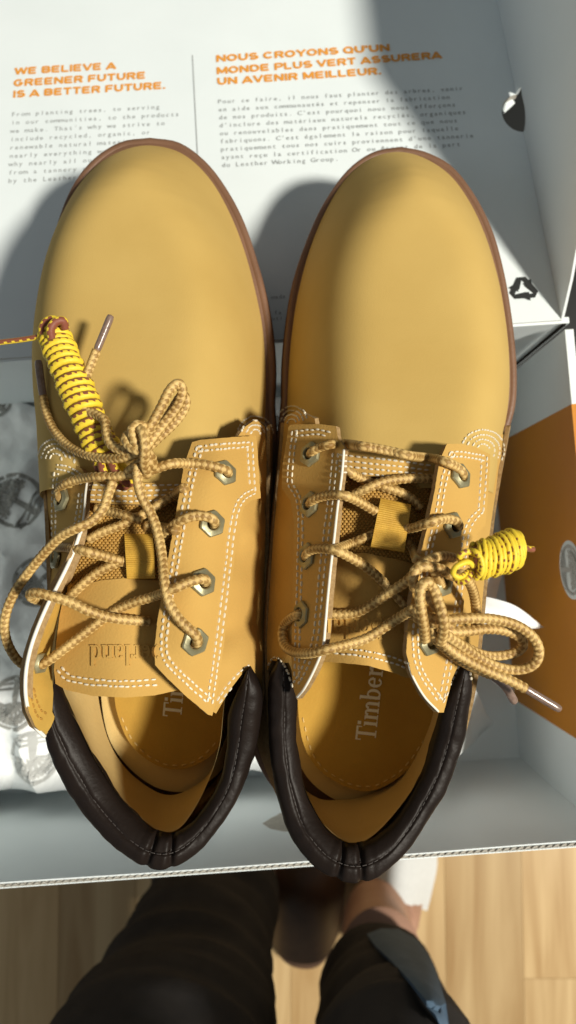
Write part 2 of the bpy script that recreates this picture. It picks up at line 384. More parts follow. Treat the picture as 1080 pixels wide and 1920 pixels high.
def print_on_lid(lines, px0, px1, m, name, size, bold, sx, mono, widths=None, lead=0):
    for i, (txt, (ax, ay), (bx_, by_)) in enumerate(lines):
        u0, v0 = lid_uv(ax, ay); u1, v1 = lid_uv(bx_, by_); L = math.hypot(u1-u0, v1-v0); du, dv = (u1-u0)/L, (v1-v0)/L
        if mono: adv = L/len(txt)
        else: adv = 0
        k = 1.0
        if not mono:
            _, _, wid = text_line(txt, lambda a, b: (a, b, 0), 0, size, m, name, None, bold, sx, False); k = L/wid
        pl = lambda a, b: LID(u0+(a*k)*du-b*dv, v0+(a*k)*dv+b*du, 0.03)
        V, F, _ = text_line(txt, pl, adv, size, m, name, None, bold, sx, mono)
        o = mesh(name, V, F, m, None, smooth=False); sub(o)
def block_glyphs():
    def arc(cx, cy, rx, ry, a0, a1, n=9): return [(cx+rx*math.cos(math.radians(a0+(a1-a0)*k/n)), cy+ry*math.sin(math.radians(a0+(a1-a0)*k/n))) for k in range(n+1)]
    t, u = .11, .89
    G = {'A': ([[(.02, 0), (.5, u+.03), (.98, 0)], [(.22, .27), (.78, .27)]], 1.0), 'B': ([[(.12, t), (.12, u), (.58, u)]+arc(.58, .70, .22, .19, 90, -90)+[(.12, .51)], [(.58, .51)]+arc(.60, .31, .25, .20, 90, -90)+[(.12, t)]], .95),
         'C': ([arc(.5, .5, .40, .39, 40, 320, 16)], 1.0), 'D': ([[(.12, t), (.12, u), (.48, u)]+arc(.48, .5, .39, .39, 90, -90, 12)+[(.12, t)]], .98),
         'E': ([[(.85, u), (.12, u), (.12, t), (.85, t)], [(.12, .5), (.78, .5)]], .92), 'F': ([[(.82, u), (.12, u), (.12, 0)], [(.12, .47), (.75, .47)]], .86),
         'G': ([arc(.5, .5, .40, .39, 42, 352, 16)+[(.88, .45), (.55, .45)]], 1.03), 'H': ([[(.12, 0), (.12, 1)], [(.85, 0), (.85, 1)], [(.12, .5), (.85, .5)]], .97), 'I': ([[(.12, 0), (.12, 1)]], .24),
         'L': ([[(.12, 1), (.12, t), (.78, t)]], .82), 'M': ([[(.12, 0), (.12, .96), (.57, .18), (1.02, .96), (1.02, 0)]], 1.14), 'N': ([[(.12, 0), (.12, .94), (.85, .06), (.85, 1)]], .97),
         'O': ([arc(.5, .5, .41, .39, 0, 360, 20)], 1.02), 'P': ([[(.12, 0), (.12, u), (.58, u)]+arc(.58, .66, .25, .23, 90, -90)+[(.12, .43)]], .90),
         'Q': ([arc(.5, .5, .41, .39, 0, 360, 20), [(.6, .26), (.95, -.02)]], 1.02), 'R': ([[(.12, 0), (.12, u), (.58, u)]+arc(.58, .68, .24, .21, 90, -90)+[(.12, .47)], [(.55, .45), (.86, 0)]], .95),
         'S': ([arc(.46, .69, .33, .20, 25, 270, 10)+arc(.46, .30, .36, .20, 90, -155, 10)], .90), 'T': ([[(0, u), (.86, u)], [(.43, 0), (.43, u)]], .88), 'U': ([[(.12, 1), (.12, .45)]+arc(.48, .45, .36, .34, 180, 360, 10)+[(.84, 1)]], .96),
         'V': ([[(.04, 1), (.48, .06), (.92, 1)]], .96), 'W': ([[(.04, 1), (.34, .07), (.66, .93), (.98, .07), (1.28, 1)]], 1.32), 'Y': ([[(.03, 1), (.47, .45), (.91, 1)], [(.47, .45), (.47, 0)]], .94),
         "'": ([[(.10, .62), (.12, 1)]], .24), '.': ([[(.12, 0), (.12, .2)]], .24)}
    return G
BG = block_glyphs()
def heading(txt, a_, b_, cap):
    u0, v0 = lid_uv(*a_); u1, v1 = lid_uv(*b_); L = math.hypot(u1-u0, v1-v0); du, dv = (u1-u0)/L, (v1-v0)/L
    wid = sum((.42 if c == ' ' else BG[c][1]+.13) for c in txt)-.13; k = L/wid; V = []; F = []; x = 0
    for ch in txt:
        if ch == ' ': x += .42; continue
        e = 0
        for st in BG[ch][0]:
            p = np.array(st, float); n = len(p); T = np.gradient(p, axis=0) if n > 2 else np.tile(p[1]-p[0], (2, 1))
            for i in range(n-1):
                d = p[i+1]-p[i]; l = np.linalg.norm(d)+1e-9; d /= l; w = .135; nn = np.array([-d[1]*w, d[0]*w*.95])
                ext = 0.0 if n == 2 else .035
                q0 = p[i]-d*(ext if i else 0); q1 = p[i+1]+d*(ext if i < n-2 else 0); b0 = len(V); e += 1
                for q in (q0+nn, q0-nn, q1-nn, q1+nn): V.append(LID(u0+((q[0]+x)*k)*du-q[1]*cap*dv, v0+((q[0]+x)*k)*dv+q[1]*cap*du, 0.03+e*.0007))
                F.append((b0, b0+1, b0+2, b0+3))
        x += BG[ch][1]+.13
    sub(mesh("heading_text", V, F, M['ink_orange'], None, smooth=False))
heads = [("WE BELIEVE A", (28, 141), (217, 130)), ("GREENER FUTURE", (26, 163), (273, 148)), ("IS A BETTER FUTURE.", (25, 184), (310, 167)),
         ("NOUS CROYONS QU'UN", (406, 117), (731, 96)), ("MONDE PLUS VERT ASSURERA", (407, 140), (828, 110)), ("UN AVENIR MEILLEUR.", (408, 160), (715, 140))]
for h_ in heads: heading(*h_, 0.50)
en = ["From planting trees, to serving", "in our communities, to the products", "we make. That's why we strive to", "include recycled, organic, or", "renewable natural materials in", "nearly everything we make. It's", "why nearly all our leather comes", "from a tannery rated Silver or Gold", "by the Leather Working Group."]
fr = ["Pour ce faire, il nous faut planter des arbres, venir", "en aide aux communaut\u00e9s et repenser la fabrication", "de nos produits. C'est pourquoi nous nous effor\u00e7ons", "d'inclure des mat\u00e9riaux naturels recycl\u00e9s, organiques", "ou renouvelables dans pratiquement tout ce que nous", "fabriquons. C'est \u00e9galement la raison pour laquelle", "pratiquement tous nos cuirs proviennent d'une tannerie", "ayant re\u00e7u la certification Or ou Argent de la part", "du Leather Working Group."]
L = []
for i, t in enumerate(en):
    x0 = 21-i*0.8; y0 = 219+i*15.6; wpx = 9.02*(1+0.004*i); L.append((t, (x0, y0), (x0+wpx*len(t), y0-wpx*len(t)*0.052)))
for i, t in enumerate(fr):
    x0 = 408+i*0.9; y0 = 195+i*14.9; wpx = 8.7*(1+0.002*i); L.append((t, (x0, y0), (x0+wpx*len(t), y0-wpx*len(t)*0.055)))
print_on_lid(L, 0, 0, M['ink_grey'], "small_text", 0.40, 0.008, 1.0, True)
print_on_lid([("made", (509, 561), (536, 559)), ("fa", (514, 590), (529, 589)), ("uti", (509, 601), (531, 600))], 0, 0, M['ink_grey'], "small_text", 0.3, 0.008, 1.0, True)
a = lid_uv(361, 104); b = lid_uv(371, 300)
d = np.array(b)-np.array(a); d /= np.linalg.norm(d); nrm = np.array([-d[1], d[0]])*0.025
V = [LID(*(np.array(a)+nrm), 0.03), LID(*(np.array(a)-nrm), 0.03), LID(*(np.array(b)-nrm), 0.03), LID(*(np.array(b)+nrm), 0.03)]
sub(mesh("divider_line", V, [(0, 1, 2, 3)], M['ink_grey'], None, smooth=False))
# recycling symbol: three bent arrows
cu, cv = lid_uv(981, 543)
def rec_polys():
    out = []
    for k in range(3):
        a = math.radians(90+120*k); R = lambda x, y: (x*math.cos(a-math.pi/2)-y*math.sin(a-math.pi/2), x*math.sin(a-math.pi/2)+y*math.cos(a-math.pi/2))
        out.append([R(*p) for p in [(-.50, .14), (-.20, .66), (.20, .66), (.32, .46), (.44, .53), (.44, .04), (.02, .28), (.12, .34), (.0, .53), (-.20, -.02)]])
    return out
V = []; F = []
for k, poly in enumerate(rec_polys()):
    b0 = len(V)
    for p in poly: V.append(LID(cu+p[0]*1.05, cv+p[1]*1.05, 0.05+0.002*k))
    F.append(tuple(range(b0, b0+len(poly))))
sub(mesh("recycling_symbol", V, F, M['ink_black'], None, smooth=False))

# round white emblem printed on the orange band: disc with a tree
def tree_polys():
    out = []
    n = 40
    for k in range(n):
        a0, a1 = 2*math.pi*k/n, 2*math.pi*(k+1)/n
        out.append([(math.cos(a0), math.sin(a0)), (math.cos(a1), math.sin(a1)), (.86*math.cos(a1), .86*math.sin(a1)), (.86*math.cos(a0), .86*math.sin(a0))])
    out.append([(-.13, -.86), (.13, -.86), (.08, .1), (-.08, .1)])
    for y in (-.52, -.7): out.append([(-.8, y-.03), (.8, y-.03), (.8, y+.05), (-.8, y+.05)])
    for k in range(9):
        a = math.radians(10+20*k); r0, r1 = .12, .80; c, s = math.cos(a), math.sin(a)
        out.append([(r0*c-.05*s, .0+r0*s+.05*c), (r0*c+.05*s, r0*s-.05*c), (r1*c+.035*s, r1*s-.035*c), (r1*c-.035*s, r1*s+.035*c)])
        for sg in (-1, 1):
            for q in (.45, .62):
                b = a+sg*0.75; bxx, byy = q*c, q*s; e = (bxx+.2*math.cos(b), byy+.2*math.sin(b)); nx, ny = -.045*math.sin(b), .045*math.cos(b)
                out.append([(bxx+nx, byy+ny), (bxx-nx, byy-ny), (e[0]-nx, e[1]-ny), (e[0]+nx, e[1]+ny)])
    return out
def emblem(name, place, m, par, step=0.0):
    V = []; F = []
    for k, poly in enumerate(tree_polys()):
        p = np.array(poly); c = p.mean(0); b0 = len(V)
        if step:
            a, b, c2, d = p; L = max(np.linalg.norm(b-c2), np.linalg.norm(a-b)); ns = max(1, int(L/step))
            if np.linalg.norm(b-c2) >= np.linalg.norm(a-b): A0, A1, B0, B1 = a, d, b, c2
            else: A0, A1, B0, B1 = a, b, d, c2
            for i in range(ns+1):
                t = i/ns; V.append(place(*(A0*(1-t)+A1*t), k*0.0008)); V.append(place(*(B0*(1-t)+B1*t), k*0.0008))
            F += [(b0+2*i, b0+2*i+1, b0+2*i+3, b0+2*i+2) for i in range(ns)]
        else:
            for q in p: V.append(place(*q, k*0.0008))
            F.append(tuple(range(b0, b0+len(p))))
    return mesh(name, V, F, m, par, smooth=False)
disc = [BX(RIGHT-0.045, -1.75+1.5*math.cos(t), -2.0+1.5*math.sin(t)) for t in np.linspace(0, 2*math.pi, 40, endpoint=False)]
mesh("emblem_disc", disc, [tuple(reversed(range(40)))], M['card'], bx, smooth=False)
emblem("emblem", lambda x, y, e: BX(RIGHT-0.055-e, -1.75-1.3*x, -2.0+1.3*y), M['tissue_ink_pale'], bx)

# ================================================================== TISSUE PAPER
def ridged(x, y, s, o=0.0):
    v = mnoise.noise(Vector((x*s, y*s, o))); return 1-abs(v)*2
HEELS = [(-5.0, -7.2, 3.2), (2.6, -7.4, 3.2)]
def tissue_z(x, y):
    base = -9.6 + 1.1*mnoise.noise(Vector((x*0.18, y*0.18, 3.1)))
    base += 1.1*(ridged(x, y, 0.22, 7.7)-0.6) + 0.55*(ridged(x, y*0.7, 0.5, 1.7)-0.6) + 0.22*ridged(x+y, y-x, 0.7, 5.0) + 0.14*ridged(x*1.3-y*.4, y, 1.3, 8.0)
    d = 0
    for hx, hy, r in HEELS: d = max(d, math.exp(-(((x-hx)/r)**2+((y-hy)/(r*1.25))**2)**1.6))
    base = base*(1-d) + (-0.75)*d
    return base
t_out = [(-21, -13.4), (-18.2, -14.2), (-15.2, -14.1), (-11.7, -13.7), (-9.5, -12.2), (-5, -13), (1, -12.6), (5.2, -11), (6.9, -8), (9.7, -9.0), (8.2, -5), (8.8, 0), (8, 6), (7.4, 9.6), (-2, 9.5), (-10, 9.0), (-14, 8.7), (-21, 8.3)]
to = resample(catmull(t_out+[t_out[0]], 6), step=0.7)[:-1]
vv, ff = cdt_sheet(to, 0.36)
V = [(x, y, tissue_z(x, y)) for x, y in vv]
V, F, mi = solid(V, ff, 0.03)
ts = thing("tissue_paper", "crumpled white tissue paper printed with round tree emblems lining the box", "tissue paper", (-5, -3, -12))
mesh("sheet", V, F, M['tissue'], ts, ang=60)
TB = BVHTree.FromPolygons([Vector(p) for p in V], F)
def tissue_hit(px, py):
    r = TB.ray_cast(Vector(CAMP), Vector(ray(px, py)).normalized()); return np.array(r[0]) if r[0] else P(px, py, -10)
for (px, py, r, rot, pale) in ((28, 938, 52, 60, 0), (62, 1420, 48, 180, 1), (28, 1318, 48, 185, 0), (510, 805, 26, 20, 0), (512, 985, 46, 30, 0), (75, 1090, 46, 130, 0), (-12, 745, 40, 40, 0)):
    c0 = tissue_hit(px, py); rr = r/FPX*(HCAM-c0[2]); ra = math.radians(rot); sh = 1.0
    pl = lambda x, y, e: (lambda X, Y: np.array([X, Y, tissue_z(X, Y)+0.035+e]))(c0[0]+rr*(x*math.cos(ra)-y*math.sin(ra)), c0[1]+rr*(x*math.sin(ra)+y*math.cos(ra)))
    emblem("emblem_print", pl, M['tissue_ink_pale'] if pale else M['tissue_ink'], ts, step=0.15)
# loose corner of tissue poking out on the right
def leaf_sheet(name, pts, label, bend):
    c = catmull(pts, 6); n = len(c)
    return c
rows = [[P(862, 1100, 1.2), P(885, 1115, .4), P(925, 1122, -0.4), P(970, 1138, -1.6), P(1018, 1175, -2.8)],
        [P(862, 1130, 1.4), P(885, 1140, 0.9), P(925, 1150, 0.1), P(970, 1164, -1.5), P(1019, 1176, -2.85)],
        [P(862, 1172, 0.3), P(885, 1175, 0.1), P(925, 1177, -0.6), P(970, 1180, -2.0), P(1020, 1177, -2.9)]]
def patch_pts(rows, n=6):
    R = [catmull(r, n) for r in rows]; C = [catmull([r[j] for r in R], n) for j in range(len(R[0]))]
    return np.array(C)      # [col][row]
G = patch_pts(rows, 6); nc, nr = G.shape[:2]
V, F, mi = solid(G.reshape(-1, 3)+0.0, grid_faces(nc, nr), 0.03)
tp = thing("tissue_sheet", "pointed white corner of tissue paper sticking out beside the orange box wall", "tissue paper", (8.5, -4, -3))
mesh("sheet", V, F, M['tissue'], tp, ang=60)
rows = [[P(868, 975, 0), P(905, 985, -1.0), P(930, 1020, -3), P(945, 1070, -6)], [P(868, 1010, -1), P(900, 1020, -2), P(920, 1050, -4), P(935, 1100, -7)], [P(868, 1060, -3), P(890, 1080, -4), P(905, 1110, -6), P(925, 1150, -9)]]
G = patch_pts(rows, 6); nc, nr = G.shape[:2]; V, F, mi = solid(G.reshape(-1, 3), grid_faces(nc, nr), 0.03); mesh("fold", V, F, M['tissue'], tp, ang=60)
rows = [[P(850, 1235, -1), P(890, 1290, -6), P(915, 1345, -11)], [P(850, 1330, -3), P(880, 1350, -8), P(925, 1355, -12.5)], [P(850, 1425, -6), P(880, 1400, -10), P(905, 1375, -13.6)]]
G = patch_pts(rows, 6); nc, nr = G.shape[:2]; V, F, mi = solid(G.reshape(-1, 3), grid_faces(nc, nr), 0.03); mesh("fold", V, F, M['tissue'], tp, ang=60)

# ================================================================== SHOES
class Shoe:
    def __init__(s, label, loc):
        s.root = thing("ankle_shoe", label, "shoe", loc, "pair of tan shoes"); s.tv = []; s.tf = []; s.bvh = None
    def add(s, V, F):
        b = len(s.tv); s.tv += [Vector(tuple(p)) for p in V]; s.tf += [tuple(i+b for i in f) for f in F]; s.bvh = None
    def hit(s, px, py, dflt=None):
        if s.bvh is None: s.bvh = BVHTree.FromPolygons(s.tv, s.tf)
        d = Vector(ray(px, py)).normalized(); r = s.bvh.ray_cast(Vector(CAMP), d)
        if r[0] is None: return None, None
        n = Vector(r[1]);  n = -n if n.dot(d) > 0 else n
        return np.array(r[0]), np.array(n)
    def at(s, px, py, h):
        p, n = s.hit(px, py)
        if p is None: p = P(px, py, 6.0)
        d = ray(px, py); d /= np.linalg.norm(d)
        return p-d*h
    def piece(s, name, outline, ctrl, mats, thick=0.2, step=14, smooth_out=False, holes=(), collide=True, dens=9, bumpf=None, ang=45):
        o = catmull(outline, 5, closed=True) if smooth_out else np.array(list(outline)+[outline[0]], float)
        if smooth_out: o = np.vstack([o, o[:1]])
        o = resample(o, step=dens) if smooth_out else np.vstack([resample(o[i:i+2], step=dens)[:-1] for i in range(len(o)-1)]+[o[-1:]])
        o = o[:-1]
        if name in ('eyestay', 'tongue', 'inner_flap'):   # cut edges are never perfectly clean
            o = o+rng.normal(0, 0.2, o.shape)
        tz = TPS(ctrl)
        vv, ff = cdt_sheet(o, step, holes)
        V = []
        for x, y in vv:
            z = tz(x, y) + (bumpf(x, y) if bumpf else 0); V.append(P(x, y, z))
        V = np.array(V)
        # faces up
        F = []
        for f in ff:
            p = V[list(f)]; n = np.cross(p[1]-p[0], p[2]-p[0]); c = p.mean(0)
            F.append(f if np.dot(n, CAMP-c) > 0 else tuple(reversed(f)))
        V2, F2, mi = solid(V, F, thick)
        ob = mesh(name, V2, F2, mats, s.root, matidx=mi, ang=ang)
        if collide: s.add(V2, F2)
        return ob, tz
    def grid(s, name, rows, m, nu=6, nv=6, thick=0, closed=False, collide=True, flip=False, dispf=None):
        R = [catmull(r, nv) for r in rows]; cols = [catmull([r[j] for r in R], nu, closed=closed) for j in range(len(R[0]))]
        G = np.array(cols).transpose(1, 0, 2); a, b = G.shape[:2]
        V = G.reshape(-1, 3); F = grid_faces(a, b, cr=closed)
        if flip: F = [tuple(reversed(f)) for f in F]
        if dispf is not None: V = dispf(G).reshape(-1, 3)
        mi = None
        if thick: V, F, mi = solid(V, F, thick)
        ob = mesh(name, V, F, m, s.root, matidx=mi, ang=60 if thick else None)
        if collide: s.add(V, F)
        return ob, G

def closed_normals(o):
    t = np.roll(o, -1, 0)-np.roll(o, 1, 0); n = np.c_[t[:, 1], -t[:, 0]]; n /= np.linalg.norm(n, axis=1)[:, None]+1e-9
    area = 0.5*np.sum(o[:, 0]*np.roll(o[:, 1], -1)-np.roll(o[:, 0], -1)*o[:, 1])
    return n if area > 0 else -n

def make_sole(S, outline):
    o = resample(catmull(outline+[outline[0]], 8), step=0.35)[:-1]; n = closed_normals(o)
    prof = [(-3.0, 0.05), (-0.45, 0.0), (-0.2, 0.12), (-0.08, 0.6), (-0.02, 1.45), (0.0, 1.55), (-0.09, 1.62), (-0.09, 1.72), (0.03, 1.78), (0.05, 2.3), (0.0, 2.38), (-0.06, 2.42), (-0.06, 2.5), (0.0, 2.55), (0.0, 2.86), (-0.06, 2.95), (-0.22, 2.98), (-0.30, 2.94), (-0.38, 2.98), (-0.7, 2.98), (-2.2, 2.9)]
    V = []; 
    for i in range(len(o)):
        for d, z in prof:
            dd = d
            V.append((o[i, 0]+n[i, 0]*dd, o[i, 1]+n[i, 1]*dd, z))
    F = grid_faces(len(o), len(prof), cr=True)
    mesh("sole", V, F, M['sole'], S.root, ang=50); S.add(V, F)

def make_vamp(S, left, toe, right, crest, yback):
    """left/right: outline px lists from the toe back, joined through the toe point"""
    zb = 3.0
    Lp = [P(*p, zb)[:2] for p in left]; Rp = [P(*p, zb)[:2] for p in right]; T = P(*toe, zb)[:2]
    full = catmull([*reversed(Lp), T, *Rp], 10); full = resample(full, step=0.08)
    k = int(np.argmin(np.linalg.norm(full-T, axis=1))); A = full[:k+1][::-1]; B = full[k:]
    N = 90; ta = np.linspace(0, 1, N)**1.3
    la = resample(A, n=400); lb = resample(B, n=400)
    rows = []; ymax = T[1]; M_ = 56
    cx_ = [c[0] for c in crest]; cz_ = [c[1] for c in crest]; poly = resample(full, step=0.12)
    pa, pb = poly[:-1], poly[1:]; ab = pb-pa; L2 = (ab**2).sum(1)
    for t in ta:
        l = la[int(t*399)]; r = lb[int(t*399)]; mid = (l+r)/2; hw = np.linalg.norm(r-l)/2; row = []
        for j in range(M_+1):
            X = -math.cos(math.pi*j/M_); p = mid+(r-l)/2*X
            k = np.clip(((p-pa)*ab).sum(1)/L2, 0, 1); d0 = np.sqrt((((pa+ab*k[:, None])-p)**2).sum(1)).min()
            d = ymax-p[1]; tt = min(1, max(0, (d-1.5)/5.0)); tt = tt*tt*(3-2*tt)
            E = 3.9*(1-tt)+min(3.3, hw)*tt; q = 1.85*(1-tt)+2.6*tt
            ztop = np.interp(d, cx_, cz_)
            f = 1-(1-min(1, d0/E))**q
            # the instep narrows towards the throat
            z = zb+(ztop-zb)*f - 0.010*tt*(abs(X)**2)*hw
            row.append((p[0], p[1], z + 0.05*mnoise.noise(Vector((p[0]*.35, p[1]*.35, 2.2)))*min(1, d0)))
        rows.append(row)
    Gv = np.array(rows)
    for _ in range(6):
        Gv[1:-1, 1:-1, 2] = (Gv[:-2, 1:-1, 2]+Gv[2:, 1:-1, 2]+Gv[1:-1, :-2, 2]+Gv[1:-1, 2:, 2]+2*Gv[1:-1, 1:-1, 2])/6
    rows = Gv
    V = np.array(rows).reshape(-1, 3); F = grid_faces(N, M_+1)
    p = V[list(F[len(F)//2])]; nn = np.cross(p[1]-p[0], p[2]-p[0])
    if nn[2] < 0: F = [tuple(reversed(f)) for f in F]
    mesh("vamp", V, F, M['nubuck'], S.root); S.add(V, F)

def tube_mesh(path, r, nseg=14, braid=None, ref=None, two=None, taper=None, flat=1.0):
    """braid=(n, pitch, depth) woven relief; two=(phase fn) two-tone"""
    p = np.array(path, float); n = len(p); t = np.gradient(p, axis=0); t /= np.linalg.norm(t, axis=1)[:, None]+1e-9
    N = np.zeros_like(p)
    if ref is None:
        a = np.array([0, 0, 1.0]);
        if abs(t[0] @ a) > 0.9: a = np.array([1.0, 0, 0])
        v = a-t[0]*(a@t[0]); v /= np.linalg.norm(v); N[0] = v
        for i in range(1, n):
            v = N[i-1]-t[i]*(N[i-1]@t[i]); N[i] = v/(np.linalg.norm(v)+1e-9)
    else:
        for i in range(n):
            v = ref[i]-t[i]*(ref[i]@t[i]); N[i] = v/(np.linalg.norm(v)+1e-9)
    B = np.cross(t, N); s = np.r_[0, np.cumsum(np.linalg.norm(np.diff(p, axis=0), axis=1))]
    th = np.arange(nseg)*2*math.pi/nseg; S_, T_ = np.meshgrid(s, th, indexing='ij')
    R = np.full_like(S_, r); st = np.zeros_like(S_)
    if braid:
        k, pit, dep = braid; u = T_/(2*math.pi)*k+S_/pit; v = T_/(2*math.pi)*k-S_/pit
        fu, fv = u-np.floor(u), v-np.floor(v); par = (np.floor(u)+np.floor(v)) % 2
        h = np.where(par < .5, np.sin(math.pi*fu)*(0.55+.45*np.sin(math.pi*fv)), np.sin(math.pi*fv)*(0.55+.45*np.sin(math.pi*fu)))
        R = R*(1-dep+2*dep*h); st = par*0.7+0.15+0.15*np.sin(S_*3)
    if two:
        zz = np.abs(((S_/two[0]) % 1)*2-1); st = (np.cos(T_-two[2]) > (two[1]-0.55+0.9*zz)).astype(float)
    if taper is not None: R = R*taper[:, None]
    V = p[:, None, :]+R[..., None]*(np.cos(T_)[..., None]*N[:, None]+flat*np.sin(T_)[..., None]*B[:, None])
    V = V.reshape(-1, 3); F = grid_faces(n, nseg, cc=True)
    c0, c1 = len(V), len(V)+1; V = np.vstack([V, p[0]-t[0]*r*.3, p[-1]+t[-1]*r*.3])
    F += [(c0, (j+1) % nseg, j) for j in range(nseg)]+[(c1, (n-1)*nseg+j, (n-1)*nseg+(j+1) % nseg) for j in range(nseg)]
    return V, F, np.r_[st.reshape(-1), 0, 0]
LR = 0.158
def lace(S, pts, name="lace", parent=None):
    """pts: (px, py, h) on the shoe surface, or (px, py, None, z)"""
    W = [P(q[0], q[1], q[3]) if len(q) == 4 else S.at(*q) for q in pts]
    c = catmull(W, 8)
    for _ in range(3): c[1:-1] = (c[:-2]+2*c[1:-1]+c[2:])/4
    c = resample(c, step=0.03)
    V, F, st = tube_mesh(c, LR, 22, braid=(4, 0.20, 0.10))
    return mesh(name, V, F, M['lace'], parent or S.root, attrs={'strand': st})
def aglet(S, pts, parent=None, r=0.135):
    W = [P(q[0], q[1], q[3]) if len(q) == 4 else S.at(*q) for q in pts]; c = resample(catmull(W, 6), step=0.08)
    tp = np.ones(len(c)); tp[:2] = (.8, .95); tp[-2:] = (.95, .8)
    V, F, st = tube_mesh(c, r, 12, taper=tp); return mesh("aglet", V, F, M['aglet'], parent or S.root, ang=50)
def stitches(S, paths, m='thread', length=0.19, gap=0.075, width=0.038, name="stitching", lift=0.012):
    V = []; F = []
    for path in paths:
        c = catmull(path, 6) if len(path) > 2 else np.array(path, float)
        c = resample(c, step=2.0); W = []
        for x, y in c:
            p, n = S.hit(x, y)
            if p is None: continue
            W.append(np.r_[p, n])
        if len(W) < 3: continue
        W = np.array(W)
        # drop jumps (edges where the ray slips past the leather)
        segs = []; cur = [W[0]]
        for a, b in zip(W[:-1], W[1:]):
            if np.linalg.norm(a[:3]-b[:3]) > 0.35: segs.append(cur); cur = [b]
            else: cur.append(b)
        segs.append(cur)
        for sg in segs:
            if len(sg) < 3: continue
            sg = np.array(sg); r = resample(sg, step=0.02)
            k = int((length+gap)/0.02); L = int(length/0.02); i = 0
            while i+L < len(r):
                a, b = r[i, :3], r[i+L, :3]; n = r[i+L//2, 3:]; n = n/(np.linalg.norm(n)+1e-9); d = b-a; d /= np.linalg.norm(d)+1e-9; sd_ = np.cross(n, d)
                ww = width*random.uniform(.85, 1.1); jit = sd_*random.uniform(-.012, .012)
                b0 = len(V); up = n*(lift+0.035)
                for tt, k1 in ((0, .25), (.22, 1), (.78, 1), (1, .25)):
                    c_ = a+(b-a)*tt+jit; V += [c_+sd_*ww*k1-n*.02, c_+sd_*ww*k1*.7+up*(.4+.6*k1), c_-sd_*ww*k1*.7+up*(.4+.6*k1), c_-sd_*ww*k1-n*.02]
                for q in range(3):
                    o = b0+q*4; F += [(o+j, o+4+j, o+5+j, o+1+j) for j in range(3)]
                F += [(b0, b0+1, b0+2, b0+3), (b0+15, b0+14, b0+13, b0+12)]
                i += k
    if not V: return
    o = mesh(name, V, F, M[m], S.root, ang=40); o["kind"] = "stuff"; return o
def offset_path(path, d):
    p = resample(catmull(path, 6) if len(path) > 2 else np.array(path, float), n=max(6, len(path)*3)); t = np.gradient(p, axis=0); t /= np.linalg.norm(t, axis=1)[:, None]+1e-9
    return [tuple(q) for q in p+np.c_[-t[:, 1], t[:, 0]]*d]
def double(path, d=9): return [path, offset_path(path, d)]
def eyelet(S, px, py, r=0.44, nrm=None, rot=0.0):
    p, n = S.hit(px, py)
    # the hole has no surface in it: sample around and average
    sm = [S.hit(px+dx, py+dy) for dx, dy in ((24, 0), (-20, 0), (0, 24), (0, -24))]
    sm = [q for q in sm if q[0] is not None]; z = np.median([q[0][2] for q in sm]); n = np.mean([q[1] for q in sm], axis=0)
    if nrm is not None: n = np.array(nrm, float)
    n /= np.linalg.norm(n); c = P(px, py, z)+n*0.03; a = np.cross(n, [0, 1, 0]); a /= np.linalg.norm(a); b = np.cross(n, a)
    seg = 36; V = []
    def hexr(t, R):
        k = (t-rot) % (math.pi/3)-math.pi/6; return R*math.cos(math.pi/6)/math.cos(k)*0.985
    rings = [(lambda t: hexr(t, r*1.06), -0.02), (lambda t: hexr(t, r*1.06), 0.05), (lambda t: hexr(t, r*0.98), 0.09), (lambda t: r*.60, 0.125), (lambda t: r*.54, 0.14), (lambda t: r*.48, 0.11), (lambda t: r*.45, 0.0), (lambda t: r*.45, -0.32)]
    for f_, h in rings:
        for k in range(seg):
            t = 2*math.pi*k/seg; q = f_(t); V.append(c+a*q*math.cos(t)+b*q*math.sin(t)+n*h)
    F = []
    for i in range(len(rings)-1):
        for k in range(seg): F.append((i*seg+k, (i+1)*seg+k, (i+1)*seg+(k+1) % seg, i*seg+(k+1) % seg))
    mesh("eyelet", V, F, M['brass'], S.root, ang=28)
    V = [c+a*r*.47*math.cos(t)+b*r*.47*math.sin(t)-n*.28 for t in np.linspace(0, 2*math.pi, 20, endpoint=False)]
    vb_ = [c+a*r*.6*math.cos(t)+b*r*.6*math.sin(t)+n*.02 for t in np.linspace(0, 2*math.pi, 20, endpoint=False)]; S.add(vb_, [tuple(range(20))])
    mesh("eyelet_shade", V, [tuple(range(20))], M['dark'], S.root, smooth=False)  # black disc painting the shade inside the eyelet
def holes_for(eys, rx=11, ry=11): return [(x, y, rx, ry, 0) for x, y in eys]

